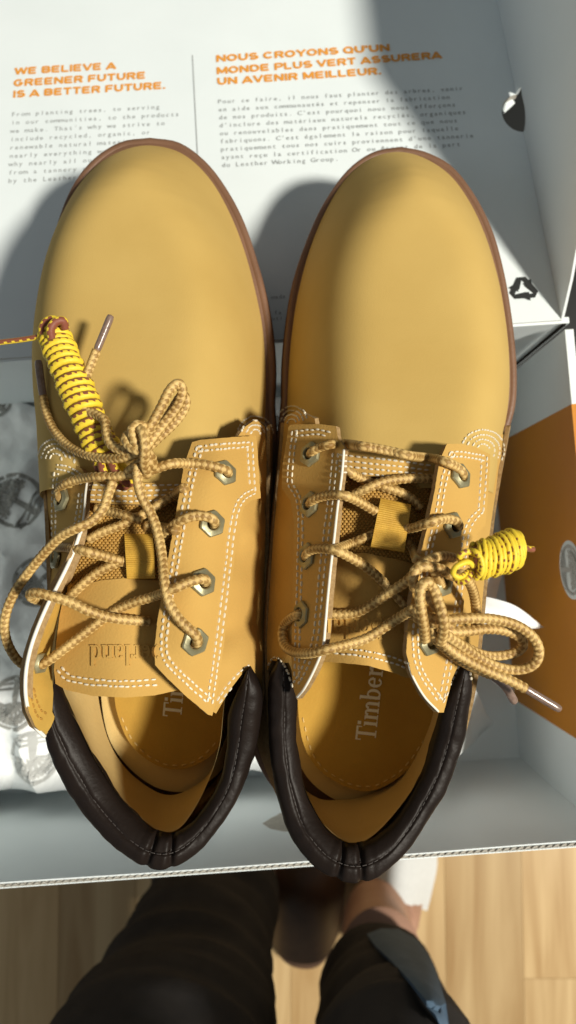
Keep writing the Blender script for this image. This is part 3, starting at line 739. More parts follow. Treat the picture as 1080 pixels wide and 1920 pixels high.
def collar(S, path, pleat_at):
    W = []
    for (ox, oy), (ix, iy), z in path:
        o, i = P(ox, oy, z-.5), P(ix, iy, z-.1); c0 = (o+i)/2; h = (o-i)/2; W.append([c0[0], c0[1], z, h[0], h[1]])
    c = resample(catmull(W, 8), step=0.09)
    for _ in range(9): c[1:-1] = (c[:-2]+2*c[1:-1]+c[2:])/4
    hw_ = np.linalg.norm(c[:, 3:5], axis=1); n = c[:, 3:5]/hw_[:, None]; c = np.c_[c[:, :3], hw_*0.97]
    sec = [(0.70, -4.0), (0.93, -2.2), (1.02, -1.1), (1.0, -.5), (0.88, -.14), (0.68, .06), (0.35, .16), (0.06, .18), (-0.04, .16), (-0.12, .05), (-0.20, .14), (-0.45, .06), (-0.68, -.08), (-0.86, -.22), (-0.95, -.42), (-0.95, -.75)]
    V = []; pw = P(*pleat_at, 10)[:2]; seam = []
    ss = np.r_[0, np.cumsum(np.linalg.norm(np.diff(c[:, :3], axis=0), axis=1))]
    si = int(np.argmin(np.linalg.norm(c[:, :2]-pw, axis=1)))
    for i in range(len(c)):
        x, y, z, a = c[i]; d = ss[i]-ss[si]
        # two pressed folds at the heel
        pl = 1.7*(math.exp(-((d-.36)/.085)**2)+math.exp(-((d+.36)/.085)**2))+.12*math.exp(-((d-.8)/.07)**2)+.1*math.exp(-((d+.85)/.07)**2)
        mid = math.exp(-(d/.38)**2)
        for k, (o, h) in enumerate(sec):
            hh = h; oo = o
            if 2 <= k <= 14: hh -= 0.20*pl*(1 if k > 4 else .5); oo -= (0.04*pl if o > 0 else -.08*pl)
            hh -= 0.10*mid*(1 if 5 < k < 12 else 0)
            wv = 0.04*mnoise.noise(Vector((ss[i]*1.1, k*.5, 1)))+0.02*mnoise.noise(Vector((ss[i]*3.2, k*.35, 9)))
            V.append((x+n[i, 0]*(oo*a+wv), y+n[i, 1]*(oo*a+wv), z+hh*min(1, a+.15)+wv))
        seam.append((x-n[i, 0]*.12*a, y-n[i, 1]*.12*a, z+.07*min(1, a)))
    F = grid_faces(len(c), len(sec)); 
    p = np.array(V)[list(F[len(F)//2+4])]
    o = mesh("collar", V, F, M['collar'], S.root); S.add(V, F)
    m = o.modifiers.new("s", 'SUBSURF'); m.levels = 1; m.render_levels = 1
    # running seam thread
    sm = resample(np.array(seam), step=0.03); SV = []; SF = []
    L, G_ = 5, 2; i = 3
    while i+L < len(sm):
        V2, F2, _ = tube_mesh(sm[i:i+L+1:1], 0.018, 5); b = len(SV); SV += [tuple(q) for q in V2+np.array([0, 0, .02])]; SF += [tuple(j+b for j in f) for f in F2]; i += L+G_
    o = mesh("collar_seam", SV, SF, M['collarthread'], S.root); o["kind"] = "stuff"

def serif_word():
    """the maker's word in slab-serif capitals and lower case: list of (x offset polygons), cap height 1"""
    G = {}
    def st(x, y0, y1, w=.15): return [(x, y0), (x+w, y0), (x+w, y1), (x, y1)]
    def arc(cx, cy, rx, ry, a0, a1, w=.15, wy=.08, n=10):
        out = []
        for k in range(n):
            t0, t1 = math.radians(a0+(a1-a0)*k/n), math.radians(a0+(a1-a0)*(k+1)/n)
            out.append([(cx+rx*math.cos(t0), cy+ry*math.sin(t0)), (cx+rx*math.cos(t1), cy+ry*math.sin(t1)), (cx+(rx-w)*math.cos(t1), cy+(ry-wy)*math.sin(t1)), (cx+(rx-w)*math.cos(t0), cy+(ry-wy)*math.sin(t0))])
        return out
    def sf(x0, x1, y): return [(x0, y), (x1, y), (x1, y+.06), (x0, y+.06)]
    G['T'] = ([st(.27, 0, 1), [(0, .9), (.7, .9), (.7, 1), (0, 1)], [(0, .74), (.06, .74), (.06, .95), (0, .95)], [(.64, .74), (.7, .74), (.7, .95), (.64, .95)], sf(.17, .53, 0)], .72)
    G['i'] = ([st(.06, 0, .66), sf(0, .28, 0), sf(0, .12, .60), [(.05, .80), (.22, .80), (.22, .97), (.05, .97)]], .32)
    G['m'] = ([st(.06, 0, .66), sf(0, .27, 0), sf(0, .12, .60), st(.40, 0, .5), sf(.34, .6, 0), st(.74, 0, .5), sf(.68, .95, 0)]+arc(.36, .46, .19, .21, 0, 165)+arc(.70, .46, .19, .21, 0, 165), .98)
    G['b'] = ([st(.06, 0, 1), sf(0, .12, .94)]+arc(.30, .33, .28, .34, -160, 160), .62)
    G['e'] = ([[(.1, .32), (.5, .32), (.5, .40), (.1, .40)]]+arc(.29, .33, .27, .34, 15, 325), .60)
    G['r'] = ([st(.06, 0, .66), sf(0, .3, 0), sf(0, .12, .60), [(.36, .46), (.5, .46), (.5, .62), (.36, .62)]]+arc(.38, .44, .2, .23, 60, 170), .54)
    G['l'] = ([st(.06, 0, 1), sf(0, .28, 0), sf(0, .12, .94)], .32)
    G['a'] = ([st(.36, .04, .5), sf(.40, .6, 0)]+arc(.28, .46, .22, .21, 0, 160)+arc(.25, .19, .22, .2, 20, 340, wy=.07), .62)
    G['n'] = ([st(.06, 0, .66), sf(0, .27, 0), sf(0, .12, .60), st(.42, 0, .5), sf(.36, .62, 0)]+arc(.37, .46, .2, .21, 0, 165), .66)
    G['d'] = ([st(.40, 0, 1), sf(.34, .46, .94), sf(.5, .62, 0)]+arc(.29, .33, .27, .34, 20, 340), .66)
    out = []; x = 0
    for ch in "Timberland":
        pol, adv = G[ch]
        for p in pol: out.append([(a+x, b) for a, b in p])
        x += adv
    return out, x
WORD, WLEN = serif_word()
def word_on(S, ox, oy, ux, uy, vx, vy, m, name, h0, solid_h=0.0, clip=None, hitf=None):
    """origin px, x axis px vector for whole word, cap height px vector"""
    V = []; F = []
    for k, pol in enumerate(WORD):
        ps = [(ox+ux*a/WLEN+vx*b, oy+uy*a/WLEN+vy*b) for a, b in pol]
        if clip and not all(clip(*q) for q in ps): continue
        pts = [hitf(*q) for q in ps] if hitf else [S.hit(*q)[0] for q in ps]
        if any(q is None for q in pts): continue
        b0 = len(V); pts = [np.array(q)+np.array([0, 0, h0+solid_h+k*0.0004]) for q in pts]; n = len(pts); V += pts
        nn = np.cross(pts[1]-pts[0], pts[2]-pts[0]); rev = nn[2] < 0
        F.append(tuple(range(b0, b0+n)) if not rev else tuple(reversed(range(b0, b0+n))))
        if solid_h:
            V += [q-np.array([0, 0, solid_h+.03]) for q in pts]
            for j in range(n):
                q = (b0+j, b0+n+j, b0+n+(j+1) % n, b0+(j+1) % n); F.append(q if not rev else tuple(reversed(q)))
    if V: return mesh(name, V, F, m, S.root, smooth=False)
def knit(S, poly, zf, step=7.5, name="fabric_weave"):
    """raised woven knots of the tongue fabric"""
    o = np.array(poly, float); V = []; F = []
    def inside(x, y):
        c = False; j = len(o)-1
        for i in range(len(o)):
            if (o[i, 1] > y) != (o[j, 1] > y) and x < (o[j, 0]-o[i, 0])*(y-o[i, 1])/(o[j, 1]-o[i, 1])+o[i, 0]: c = not c
            j = i
        return c
    y = o[:, 1].min(); r = 0
    while y < o[:, 1].max():
        x = o[:, 0].min()+(step/2 if r % 2 else 0)
        while x < o[:, 0].max():
            if inside(x, y):
                c = P(x, y, zf(x, y)+.02); b = len(V); rx, ry, rz = .068, .05, .055
                j = rng.normal(0, .006, 3)
                for tx, ty, tz_ in ((1, 0, 0), (.5, .8, .3), (-.5, .8, .3), (-1, 0, 0), (-.5, -.8, .3), (.5, -.8, .3), (.35, 0, 1), (-.35, 0, 1)):
                    V.append(c+j+np.array([tx*rx, ty*ry, tz_*rz]))
                F += [(b, b+1, b+6), (b+1, b+2, b+7, b+6), (b+2, b+3, b+7), (b+3, b+4, b+7), (b+4, b+5, b+6, b+7), (b+5, b, b+6)]
            x += step
        y += step*.62; r += 1
    q = mesh(name, V, F, M['mesh'], S.root); q["kind"] = "stuff"; return q
def strap(S, a, b, c, d, z0, z1):
    """webbing loop on the tongue: corners px a,b (top), c,d (bottom)"""
    A, B, C, D = [np.array(q, float) for q in (a, b, c, d)]; n, mcol = 170, 13; V = []
    for i in range(n+1):
        t = i/n
        for j in range(mcol+1):
            s = j/mcol; q = (A*(1-s)+B*s)*(1-t)+(D*(1-s)+C*s)*t
            arch = 0.42*math.sin(math.pi*min(1, max(0, t)))**.6; z = z0+(z1-z0)*t+arch+0.02*math.sin(t*math.pi*24)**2+.008*math.sin(s*40)
            V.append(P(q[0], q[1], z))
    F = grid_faces(n+1, mcol+1); p = np.array(V)[list(F[0])]
    if np.cross(p[1]-p[0], p[2]-p[0])[2] < 0: F = [tuple(reversed(f)) for f in F]
    V, F, mi = solid(V, F, .1); mesh("pull_strap", V, F, M['web'], S.root, ang=60)

def edge_tube(S, pts, r, m, name):
    W = [P(*p) for p in pts]; c = resample(catmull(W, 8), step=.08); V, F, _ = tube_mesh(c, r, 8); return mesh(name, V, F, m, S.root)

LEA = [M['panel'], M['suede_edge'], M['suede_edge']]
# ------------------------------------------------------------------ RIGHT SHOE
R = Shoe("right-hand tan nubuck shoe, laces tied in a bow over its right side", (4, 2, 0))
so = [P(*p, 3.0)[:2] for p in [(752, 272), (800, 282), (850, 310), (893, 365), (925, 430), (945, 500), (958, 570), (967, 640), (971, 710), (966, 770)]]
so += [(9.5, 4.5), (8.6, 1.5), (7.8, -1.5), (7.3, -4.5), (7.0, -7.2), (6.0, -9.5), (4.3, -11.0), (2.2, -11.55), (.2, -10.9), (-1.2, -9.3), (-1.9, -7), (-2.0, -4), (-1.6, -1), (-1.0, 2), (-.6, 4.5)]
so += [P(*p, 3.0)[:2] for p in [(527, 760), (529, 680), (536, 605), (548, 530), (570, 460), (603, 385), (650, 318), (700, 282)]]
make_sole(R, [tuple(p) for p in so])
CREST = [(0, 6.3), (3.9, 6.9), (6, 7.15), (9, 7.7), (12, 8.4), (15, 9.3), (18, 10.0)]
make_vamp(R, [(690, 300), (647, 337), (610, 397), (580, 470), (559, 550), (548, 620), (541, 700), (538, 780), (536, 840), (534, 940)], (740, 285),
          [(790, 294), (843, 328), (883, 383), (913, 450), (934, 525), (947, 600), (954, 680), (952, 760), (938, 840), (922, 940)], CREST, 0)
T = [(948, 800, 5.0), (935, 880, 6.2), (922, 960, 7), (908, 1080, 7.6), (898, 1190, 8), (886, 1285, 8.5), (862, 1385, 8.3), (828, 1460, 8.2), (778, 1540, 8.2), (728, 1595, 8.3), (662, 1625, 8.4), (612, 1608, 8.3), (568, 1560, 8.2), (536, 1485, 8.2), (514, 1390, 8.3), (506, 1295, 8.4), (505, 1200, 8), (510, 1080, 7.5), (520, 960, 7), (528, 880, 6.2), (533, 800, 5)]
Bq = [(9.6, 5.4), (9.1, 3.8), (8.3, 1.7), (7.4, -1), (6.9, -3.5), (6.6, -5.4), (6.3, -7.2), (5.6, -8.8), (4.6, -10), (3.5, -10.6), (2.2, -10.9), (.9, -10.6), (-.2, -9.8), (-1.0, -8.4), (-1.4, -7), (-1.4, -5), (-1.2, -3.2), (-.8, -.8), (-.4, 1.8), (-.1, 4), (.1, 5.6)]
def shell_rows(T, Bq):
    rows = []
    tw = [P(*t) for t in T]; cen = np.mean([t[:2] for t in tw], axis=0)
    for t, b in zip(tw, Bq):
        b = np.array([b[0], b[1], 2.9]); o = (t[:2]+b[:2])/2-cen; o = o/np.linalg.norm(o)
        rows.append([b, b*.66+t*.34+np.r_[o*.22, 0], b*.3+t*.7+np.r_[o*.2, 0], t])
    return rows
R.grid("quarter", shell_rows(T, Bq), LEA, nu=5, nv=5, thick=0.15, flip=True)
# lining and footbed
lt = [(850, 1000), (850, 1100), (845, 1200), (836, 1300), (820, 1392), (772, 1482), (705, 1562), (655, 1580), (601, 1537), (560, 1437), (554, 1310), (560, 1200), (562, 1100), (565, 1000)]
lb = [(7.1, 1), (6.9, -1), (6.5, -3.3), (6.2, -5.2), (5.9, -7), (4.7, -9.2), (3.3, -10), (2.2, -10.2), (1.0, -10), (-.5, -8.4), (-1.0, -5.5), (-.9, -3), (-.5, -1), (-.2, 1)]
rows = [[P(*t, 9.25), P(*t, 7.2)*[1, 1, 1]*.5+np.r_[b, 6.0]*.5+[0, 0, .1], np.r_[b, 4.2]] for t, b in zip(lt, lb)]
R.grid("lining", rows, [M['lining']]*3, nu=5, nv=5)
R.piece("insole_board", [(565, 990), (800, 990), (815, 1200), (822, 1340), (815, 1420), (750, 1490), (690, 1515), (620, 1495), (565, 1440), (545, 1340), (550, 1200)], [(500, 900, 3.9), (850, 900, 3.9), (500, 1500, 3.9), (850, 1500, 3.9)], [M['lining']]*3, thick=.1, step=40, smooth_out=True)
fo = [(575, 990), (790, 990), (808, 1200), (812, 1330), (800, 1392), (755, 1452), (690, 1484), (625, 1463), (580, 1420), (560, 1345), (560, 1200)]
R.piece("footbed", fo, [(500, 900, 4.9), (850, 900, 4.9), (500, 1500, 4.75), (850, 1500, 4.75), (690, 1300, 4.5)], [M['footbed'], M['footbed'], M['footbed']], thick=.45, step=20, smooth_out=True)
stitches(R, [[(568, 1345), (587, 1415), (628, 1456), (690, 1475), (752, 1444), (795, 1388)]], m='lining', length=.22, gap=.16, width=.03, name="footbed_stitching")
word_on(R, 704, 1390, 24, -226, -38, -4, M['print_white'], "footbed_print", 0.012)
collar(R, [((520, 1236), (541, 1243), 10.1), ((506, 1262), (552, 1268), 10.0), ((502, 1305), (560, 1308), 9.8), ((503, 1370), (558, 1372), 9.6), ((508, 1435), (562, 1420), 9.5), ((520, 1500), (572, 1472), 9.5), ((537, 1555), (588, 1520), 9.6), ((566, 1600), (610, 1556), 9.8), ((600, 1632), (632, 1577), 9.9), ((640, 1650), (652, 1586), 10.0), ((672, 1655), (672, 1587), 10.0), ((710, 1640), (702, 1578), 9.95), ((750, 1606), (738, 1547), 9.8), ((795, 1548), (770, 1495), 9.6), ((835, 1480), (797, 1437), 9.5), ((860, 1418), (812, 1388), 9.5), ((876, 1350), (824, 1338), 9.7), ((883, 1290), (838, 1300), 9.9), ((878, 1252), (858, 1262), 10.0), ((872, 1236), (864, 1240), 10.1)], (657, 1620))
# tongue
tzR = [(a_, b_, c_+(0.35 if b_ > 930 else 0.0)) for a_, b_, c_ in [(640, 860, 9.1), (800, 870, 9.1), (720, 860, 9.4), (630, 960, 9.5), (800, 960, 9.5), (715, 960, 9.9), (620, 1100, 10.0), (780, 1100, 10.0), (700, 1100, 10.6), (600, 1240, 10.1), (770, 1270, 10.2), (690, 1250, 10.9)]]
_, TZ = R.piece("tongue_fabric", [(628, 868), (815, 875), (800, 960), (785, 1060), (740, 1075), (680, 1050), (610, 1065), (618, 960)], [(a, b, c-.1) for a, b, c in tzR], [M['mesh']]*3, thick=.12)
knit(R, [(635, 885), (812, 890), (800, 960), (785, 1060), (740, 1070), (680, 1045), (612, 1058), (620, 960)], TZ)
R.piece("tongue", [(608, 1060), (640, 1042), (680, 1036), (740, 1048), (792, 1062), (800, 1130), (800, 1200), (795, 1268), (762, 1271), (740, 1262), (690, 1248), (640, 1243), (590, 1240), (596, 1180), (602, 1120)], tzR, LEA, thick=.18, dens=6)
vb = [(630, 842), (640, 845), (720, 853), (812, 866), (812, 905), (760, 896), (700, 893), (640, 893), (630, 890)]
R.piece("throat_band", vb, [(630, 845, 9.35), (720, 850, 9.75), (812, 862, 9.4), (630, 892, 9.6), (720, 895, 10.0), (812, 905, 9.6)], LEA, thick=.14)
# quarters and eyestays
qR = [(948, 800, 4.9), (936, 870, 6.1), (928, 930, 6.8), (912, 1050, 7.4), (899, 1190, 7.9), (886, 1285, 8.4), (915, 840, 8.2), (905, 925, 9.0), (890, 1010, 9.4), (880, 1100, 9.8), (872, 1200, 9.9), (868, 1250, 9.9), (850, 840, 9.2), (850, 1000, 9.9), (830, 1190, 10.3), (820, 1330, 10.2), (925, 800, 7.2), (900, 810, 8.0)]
R.piece("quarter_panel", [(905, 822), (925, 810), (944, 815), (938, 868), (928, 932), (920, 985), (912, 1050), (905, 1120), (899, 1190), (893, 1240), (885, 1288), (876, 1262), (868, 1238), (858, 1250), (840, 1290), (828, 1335), (815, 1330), (812, 1100), (830, 900), (870, 822)], qR, LEA, thick=.16, dens=6)
eR = [(862, 893), (848, 985), (829, 1093), (806, 1203)]
cR = [(835, 838, 10.5), (876, 836, 9.9), (915, 842, 8.75), (818, 905, 11.1), (870, 915, 10.5), (912, 925, 9.4), (800, 1000, 11.6), (852, 1003, 10.9), (905, 1000, 9.6), (780, 1095, 12.0), (830, 1095, 11.4), (880, 1095, 10.3), (763, 1180, 12.1), (815, 1190, 11.7), (868, 1190, 10.5), (766, 1245, 12.0), (790, 1300, 11.6), (820, 1335, 11.1), (860, 1250, 10.5)]
R.piece("eyestay", [(838, 832), (860, 832), (890, 838), (919, 852), (918, 880), (915, 930), (910, 985), (897, 998), (886, 1015), (878, 1050), (872, 1110), (866, 1170), (856, 1230), (845, 1285), (832, 1336), (822, 1336), (795, 1306), (771, 1262), (762, 1225), (764, 1180), (772, 1120), (786, 1050), (802, 985), (815, 920), (824, 865)], cR, LEA, thick=.22, holes=holes_for(eR, 9, 12), dens=5)
qL = [(533, 790, 5.2), (527, 870, 6.4), (518, 960, 7.2), (510, 1080, 7.7), (505, 1180, 8.1), (500, 1250, 8.4), (560, 790, 8.2), (545, 900, 8.6), (545, 1000, 9.1), (545, 1100, 9.4), (545, 1200, 9.6), (555, 1300, 9.6), (600, 830, 9.1), (610, 1000, 9.5), (600, 1200, 10.0), (530, 1240, 9.2)]
R.piece("quarter_panel", [(534, 782), (560, 768), (590, 785), (610, 900), (605, 1100), (600, 1230), (557, 1312), (545, 1292), (535, 1262), (522, 1240), (510, 1238), (501, 1258), (500, 1200), (506, 1100), (513, 1000), (522, 900), (530, 830)], qL, LEA, thick=.16, dens=6)
eL = [(583, 852), (582, 946), (577, 1043), (567, 1152)]
cL = [(540, 800, 8.6), (600, 798, 9.7), (636, 822, 10.3), (532, 890, 8.8), (585, 900, 9.9), (638, 880, 10.8), (548, 1000, 9.4), (585, 1000, 10.4), (626, 1000, 11.4), (545, 1120, 9.7), (580, 1120, 10.8), (613, 1130, 11.8), (545, 1220, 9.9), (575, 1200, 11.0), (604, 1215, 11.9), (552, 1300, 10.4), (575, 1270, 11.2)]
R.piece("eyestay", [(541, 800), (545, 796), (600, 795), (630, 799), (634, 822), (646, 838), (642, 880), (634, 940), (628, 1000), (621, 1060), (615, 1120), (611, 1170), (606, 1215), (590, 1255), (572, 1290), (556, 1310), (549, 1285), (546, 1230), (548, 1150), (550, 1060), (551, 980), (545, 940), (528, 915), (530, 870), (538, 820)], cL, LEA, thick=.22, holes=holes_for(eL, 8, 13), dens=5)
for (x, y) in eR: eyelet(R, x, y, 0.46, rot=0.2)
for (x, y) in eL: eyelet(R, x, y, 0.46, rot=.5)
edge_tube(R, [(645, 843, 10.75), (641, 890, 10.95), (633, 950, 11.2), (627, 1005, 11.5), (620, 1065, 11.7), (614, 1125, 11.9), (610, 1172, 12.0), (605, 1215, 12.0), (589, 1256, 11.6), (571, 1290, 11.2), (557, 1307, 10.6)], .045, M['binding'], "edge_binding")
edge_tube(R, [(764, 1232, 11.95), (772, 1264, 11.85), (795, 1305, 11.55), (822, 1334, 11.1)], .035, M['binding'], "edge_binding")
st = []
st += double([(843, 848), (870, 848), (912, 856)], 9)
st += [[(912, 856), (910, 900), (905, 960)], [(902, 860), (900, 900), (896, 955)]]
st += double([(905, 960), (890, 975), (878, 1000), (870, 1060), (862, 1130), (852, 1200), (842, 1260), (830, 1318)], 9)
st += double([(843, 848), (830, 890), (816, 960), (800, 1030), (786, 1100), (776, 1160), (774, 1220), (786, 1265), (822, 1318)], -9)
st += [[(830, 1318), (850, 1275), (868, 1236)], [(872, 1236), (880, 1258), (884, 1280)]]
st += double([(553, 808), (600, 806), (622, 812)], 9)
st += double([(549, 808), (544, 850), (540, 905), (556, 935), (560, 980), (558, 1080), (555, 1180), (553, 1270)], -8)
st += double([(634, 850), (626, 930), (616, 1010), (608, 1080), (602, 1150), (594, 1210), (574, 1258), (556, 1290)], 9)
st += [[(503, 1248), (512, 1233), (524, 1236), (538, 1258), (548, 1290)]]
for k in range(4): st.append([(636, 853+k*10.5), (720, 862+k*10), (808, 873+k*9)])
st += double([(600, 1222), (640, 1226), (690, 1232), (740, 1244), (765, 1254)], -10)
for k in range(4):      # fan of stitches at both ends of the throat
    r = 12+k*9; st.append([(905+r*1.05*math.cos(math.radians(a)), 845-r*1.0*math.sin(math.radians(a))) for a in (160, 130, 95, 60, 30, 0, -30)])
    r = 9+k*7; st.append([(548+r*math.cos(math.radians(a)), 796-r*1.15*math.sin(math.radians(a))) for a in (170, 130, 95, 60, 30, 5)])
stitches(R, st)
word_on(R, 790, 1158, -215, 2, 0, 40, M['panel'], "embossed_word", -0.01, solid_h=0.035, clip=lambda x, y: 612 < x < 770)
strap(R, (714, 934), (771, 946), (758, 1036), (695, 1026), 10.25, 10.85)
# lace
lace(R, [(581, 857, -.5), (585, 847, .18), (602, 838, .3), (622, 833, .35), (648, 832, .35), (672, 836, None, 11.3), (700, 840, None, 11.4), (735, 847, None, 11.4), (770, 855, None, 11.5), (800, 858, .55), (830, 864, .32), (855, 875, .3), (868, 888, .2), (864, 898, -.5)])
lace(R, [(580, 951, -.5), (584, 940, .2), (600, 932, .35), (622, 928, .35), (645, 929, None, 11.6), (668, 938, None, 11.2), (700, 957, None, 10.7), (720, 968, None, 10.4)])
lace(R, [(638, 872, None, 10.0), (655, 885, None, 10.4), (672, 895, .3), (695, 905, .3), (725, 915, .3), (755, 925, .3), (778, 940, .3), (790, 955, .3)])
lace(R, [(656, 930, .3), (690, 915, .6), (720, 903, .65), (755, 898, .4), (800, 897, .3), (825, 897, None, 9.6)])
lace(R, [(720, 990, .2), (765, 992, None, 10.9), (792, 984, None, 11.6), (812, 978, .42), (835, 973, .32), (855, 977, .28), (860, 988, .1), (850, 992, -.5)])
lace(R, [(575, 1050, -.5), (574, 1040, .2), (585, 1031, .35), (605, 1028, .35), (630, 1032, .45), (655, 1044, None, 11.7), (685, 1062, None, 11.4), (712, 1085, None, 11.1), (735, 1108, None, 10.9), (760, 1135, .25), (790, 1160, None, 10.2)])
lace(R, [(628, 1030, .2), (655, 1020, .3), (680, 1010, .3), (705, 1000, .25)])
lace(R, [(762, 1010, .2), (775, 1030, .2), (782, 1050, .2)])
lace(R, [(612, 1152, None, 10.7), (640, 1152, None, 10.8), (670, 1148, None, 11.0), (700, 1132, None, 11.5), (735, 1108, None, 11.9), (765, 1088, None, 12.3), (785, 1065, None, 12.7), (803, 1050, .7), (830, 1042, .55), (850, 1046, .45)])
lace(R, [(566, 1160, -.5), (562, 1152, .18), (548, 1157, .32), (534, 1170, .35), (529, 1190, .45), (535, 1212, .5), (555, 1224, .5), (585, 1224, .45), (615, 1217, .45), (650, 1209, None, 12.0), (685, 1198, None, 11.8), (715, 1180, None, 11.8), (745, 1160, None, 12.0), (770, 1145, .5)])
# bow on the right
bl = lambda *q: lace(R, q)
Z = lambda x, y, z: (x, y, None, z)
bl(Z(778, 1105, 12.9), Z(774, 1085, 13.2), Z(782, 1066, 13.2), Z(800, 1062, 13.2), Z(828, 1068, 12.9), Z(848, 1080, 12.6), Z(870, 1078, 12.6))
bl(Z(790, 1100, 13.3), Z(797, 1092, 13.5), Z(812, 1102, 13.5), Z(822, 1128, 13.5), Z(830, 1155, 13.5), Z(832, 1180, 13.3), Z(826, 1205, 12.9))
bl(Z(808, 1092, 13.6), Z(795, 1094, 13.7), Z(787, 1112, 13.7), Z(790, 1145, 13.6), Z(795, 1175, 13.3), Z(797, 1200, 12.8))
bl(Z(800, 1110, 12.9), Z(812, 1130, 13.0), Z(828, 1148, 13.0), Z(834, 1165, 13.0))
bl(Z(770, 1140, 12.6), Z(788, 1152, 12.9), Z(812, 1160, 13.0), Z(840, 1162, 13.0), Z(880, 1159, 12.8), Z(925, 1161, 12.5), Z(968, 1172, 12.2), Z(1000, 1195, 12.0), Z(1011, 1222, 11.9), Z(1001, 1246, 11.8), Z(972, 1256, 11.7), Z(935, 1251, 11.8), Z(898, 1234, 12.0), Z(865, 1210, 12.4), Z(835, 1190, 12.8))
bl(Z(820, 1175, 12.5), Z(845, 1184, 12.5), Z(880, 1183, 12.2), Z(915, 1179, 11.9), Z(950, 1183, 11.6), Z(976, 1196, 11.4), Z(980, 1212, 11.3), Z(965, 1224, 11.2), Z(935, 1230, 11.2), Z(905, 1228, 11.4), Z(870, 1212, 11.8), Z(850, 1198, 12.0))
bl(Z(826, 1200, 12.5), Z(850, 1222, 12.4), Z(885, 1243, 12.2), Z(920, 1260, 12.0), Z(955, 1275, 11.9), Z(985, 1291, 11.8))
aglet(R, [Z(982, 1289, 11.8), Z(1015, 1309, 11.7), Z(1050, 1330, 11.6)], r=.13)
bl(Z(808, 1170, 12.4), Z(815, 1195, 12.2), Z(845, 1225, 11.6), Z(880, 1248, 11.0), Z(920, 1265, 10.4))
aglet(R, [Z(917, 1263, 10.4), Z(945, 1285, 10.0), Z(965, 1316, 9.6)], r=.15)
bl(Z(850, 1080, 12.6), Z(868, 1078, 12.8), Z(882, 1095, 12.3), Z(890, 1120, 11.6), Z(893, 1150, 10.9), Z(892, 1180, 10.4))
bl((806, 1208, -.4), (803, 1190, .3), (815, 1170, .4), Z(830, 1150, 12.6))
bl((829, 1100, -.4), (822, 1085, .35), Z(815, 1070, 12.8))
bl(Z(770, 1150, 12.0), Z(795, 1165, 12.4), Z(825, 1170, 12.6), Z(845, 1175, 12.5))

# ------------------------------------------------------------------ LEFT SHOE
Ls = Shoe("left-hand tan nubuck shoe, its collar pulled open and eyestay folded outward", (-6, 2, 0))
so = [P(*p, 3.0)[:2] for p in [(280, 255), (335, 264), (385, 300), (425, 352), (458, 415), (483, 490), (500, 555), (511, 620), (516, 690), (514, 760)]]
so += [(-.45, 4.5), (-.4, 1.5), (-.5, -1.5), (-.6, -4.5), (-.9, -7.2), (-2.0, -9.8), (-3.4, -11.0), (-4.8, -11.4), (-6.3, -11), (-7.9, -9.8), (-8.9, -7.6), (-9.3, -5), (-9.5, -2), (-9.7, 1), (-10.2, 4), (-10.8, 6.5), (-11.0, 9)]
so += [P(*p, 3.0)[:2] for p in [(78, 600), (86, 510), (103, 425), (132, 350), (172, 297), (225, 263)]]
make_sole(Ls, [tuple(p) for p in so])
make_vamp(Ls, [(233, 281), (183, 309), (141, 357), (106, 425), (83, 503), (69, 585), (63, 665), (66, 740), (76, 820), (88, 940)], (285, 273),
          [(343, 289), (393, 335), (431, 400), (460, 475), (481, 555), (493, 620), (498, 690), (498, 760), (494, 830), (490, 940)], CREST, 0)
T = [(500, 800, 5), (499, 880, 6), (498, 960, 6.5), (496, 1080, 7), (495, 1190, 7.5), (490, 1290, 8.2), (462, 1395, 8.2), (425, 1485, 8.2), (380, 1555, 8.3), (332, 1600, 8.4), (290, 1602, 8.5), (252, 1582, 8.3), (205, 1540, 8.2), (157, 1462, 8.2), (118, 1410, 8.1), (103, 1370, 8.0), (100, 1280, 7.5), (97, 1180, 7), (95, 1080, 6.7), (90, 960, 6.3), (84, 880, 5.5), (76, 800, 5)]
Bq = [(-.9, 5.4), (-.9, 3.8), (-.8, 1.7), (-.9, -1), (-1, -3.5), (-1.3, -5.6), (-1.8, -7.4), (-2.6, -9), (-3.4, -10), (-4.2, -10.6), (-5.0, -10.7), (-5.9, -10.3), (-6.8, -9.5), (-7.7, -8.4), (-8.2, -7.1), (-8.4, -6), (-8.6, -4.2), (-8.8, -2.5), (-8.9, -.8), (-9.1, 1.8), (-9.5, 4), (-10.0, 5.6)]
Ls.grid("quarter", shell_rows(T, Bq), LEA, nu=5, nv=5, thick=0.15, flip=True)
lt = [(440, 1000), (435, 1100), (430, 1200), (425, 1270), (418, 1340), (410, 1405), (383, 1482), (343, 1547), (308, 1560), (272, 1540), (222, 1490), (182, 1430), (148, 1360), (118, 1300), (112, 1200), (112, 1100), (115, 1000)]
lb = [(-1.7, 1), (-1.9, -1), (-1.95, -3.2), (-2.0, -4.6), (-2.2, -6), (-2.6, -7.6), (-3.3, -9.1), (-4.2, -9.8), (-5, -10), (-5.8, -9.7), (-6.8, -8.9), (-7.5, -7.8), (-7.9, -6.4), (-8.1, -4.8), (-8.1, -3), (-8.1, -1), (-8.2, 1)]
rows = [[P(*t, 9.25), P(*t, 7.2)*.5+np.r_[b, 6.0]*.5+[0, 0, .1], np.r_[b, 4.2]] for t, b in zip(lt, lb)]
Ls.grid("lining", rows, [M['lining']]*3, nu=5, nv=5)
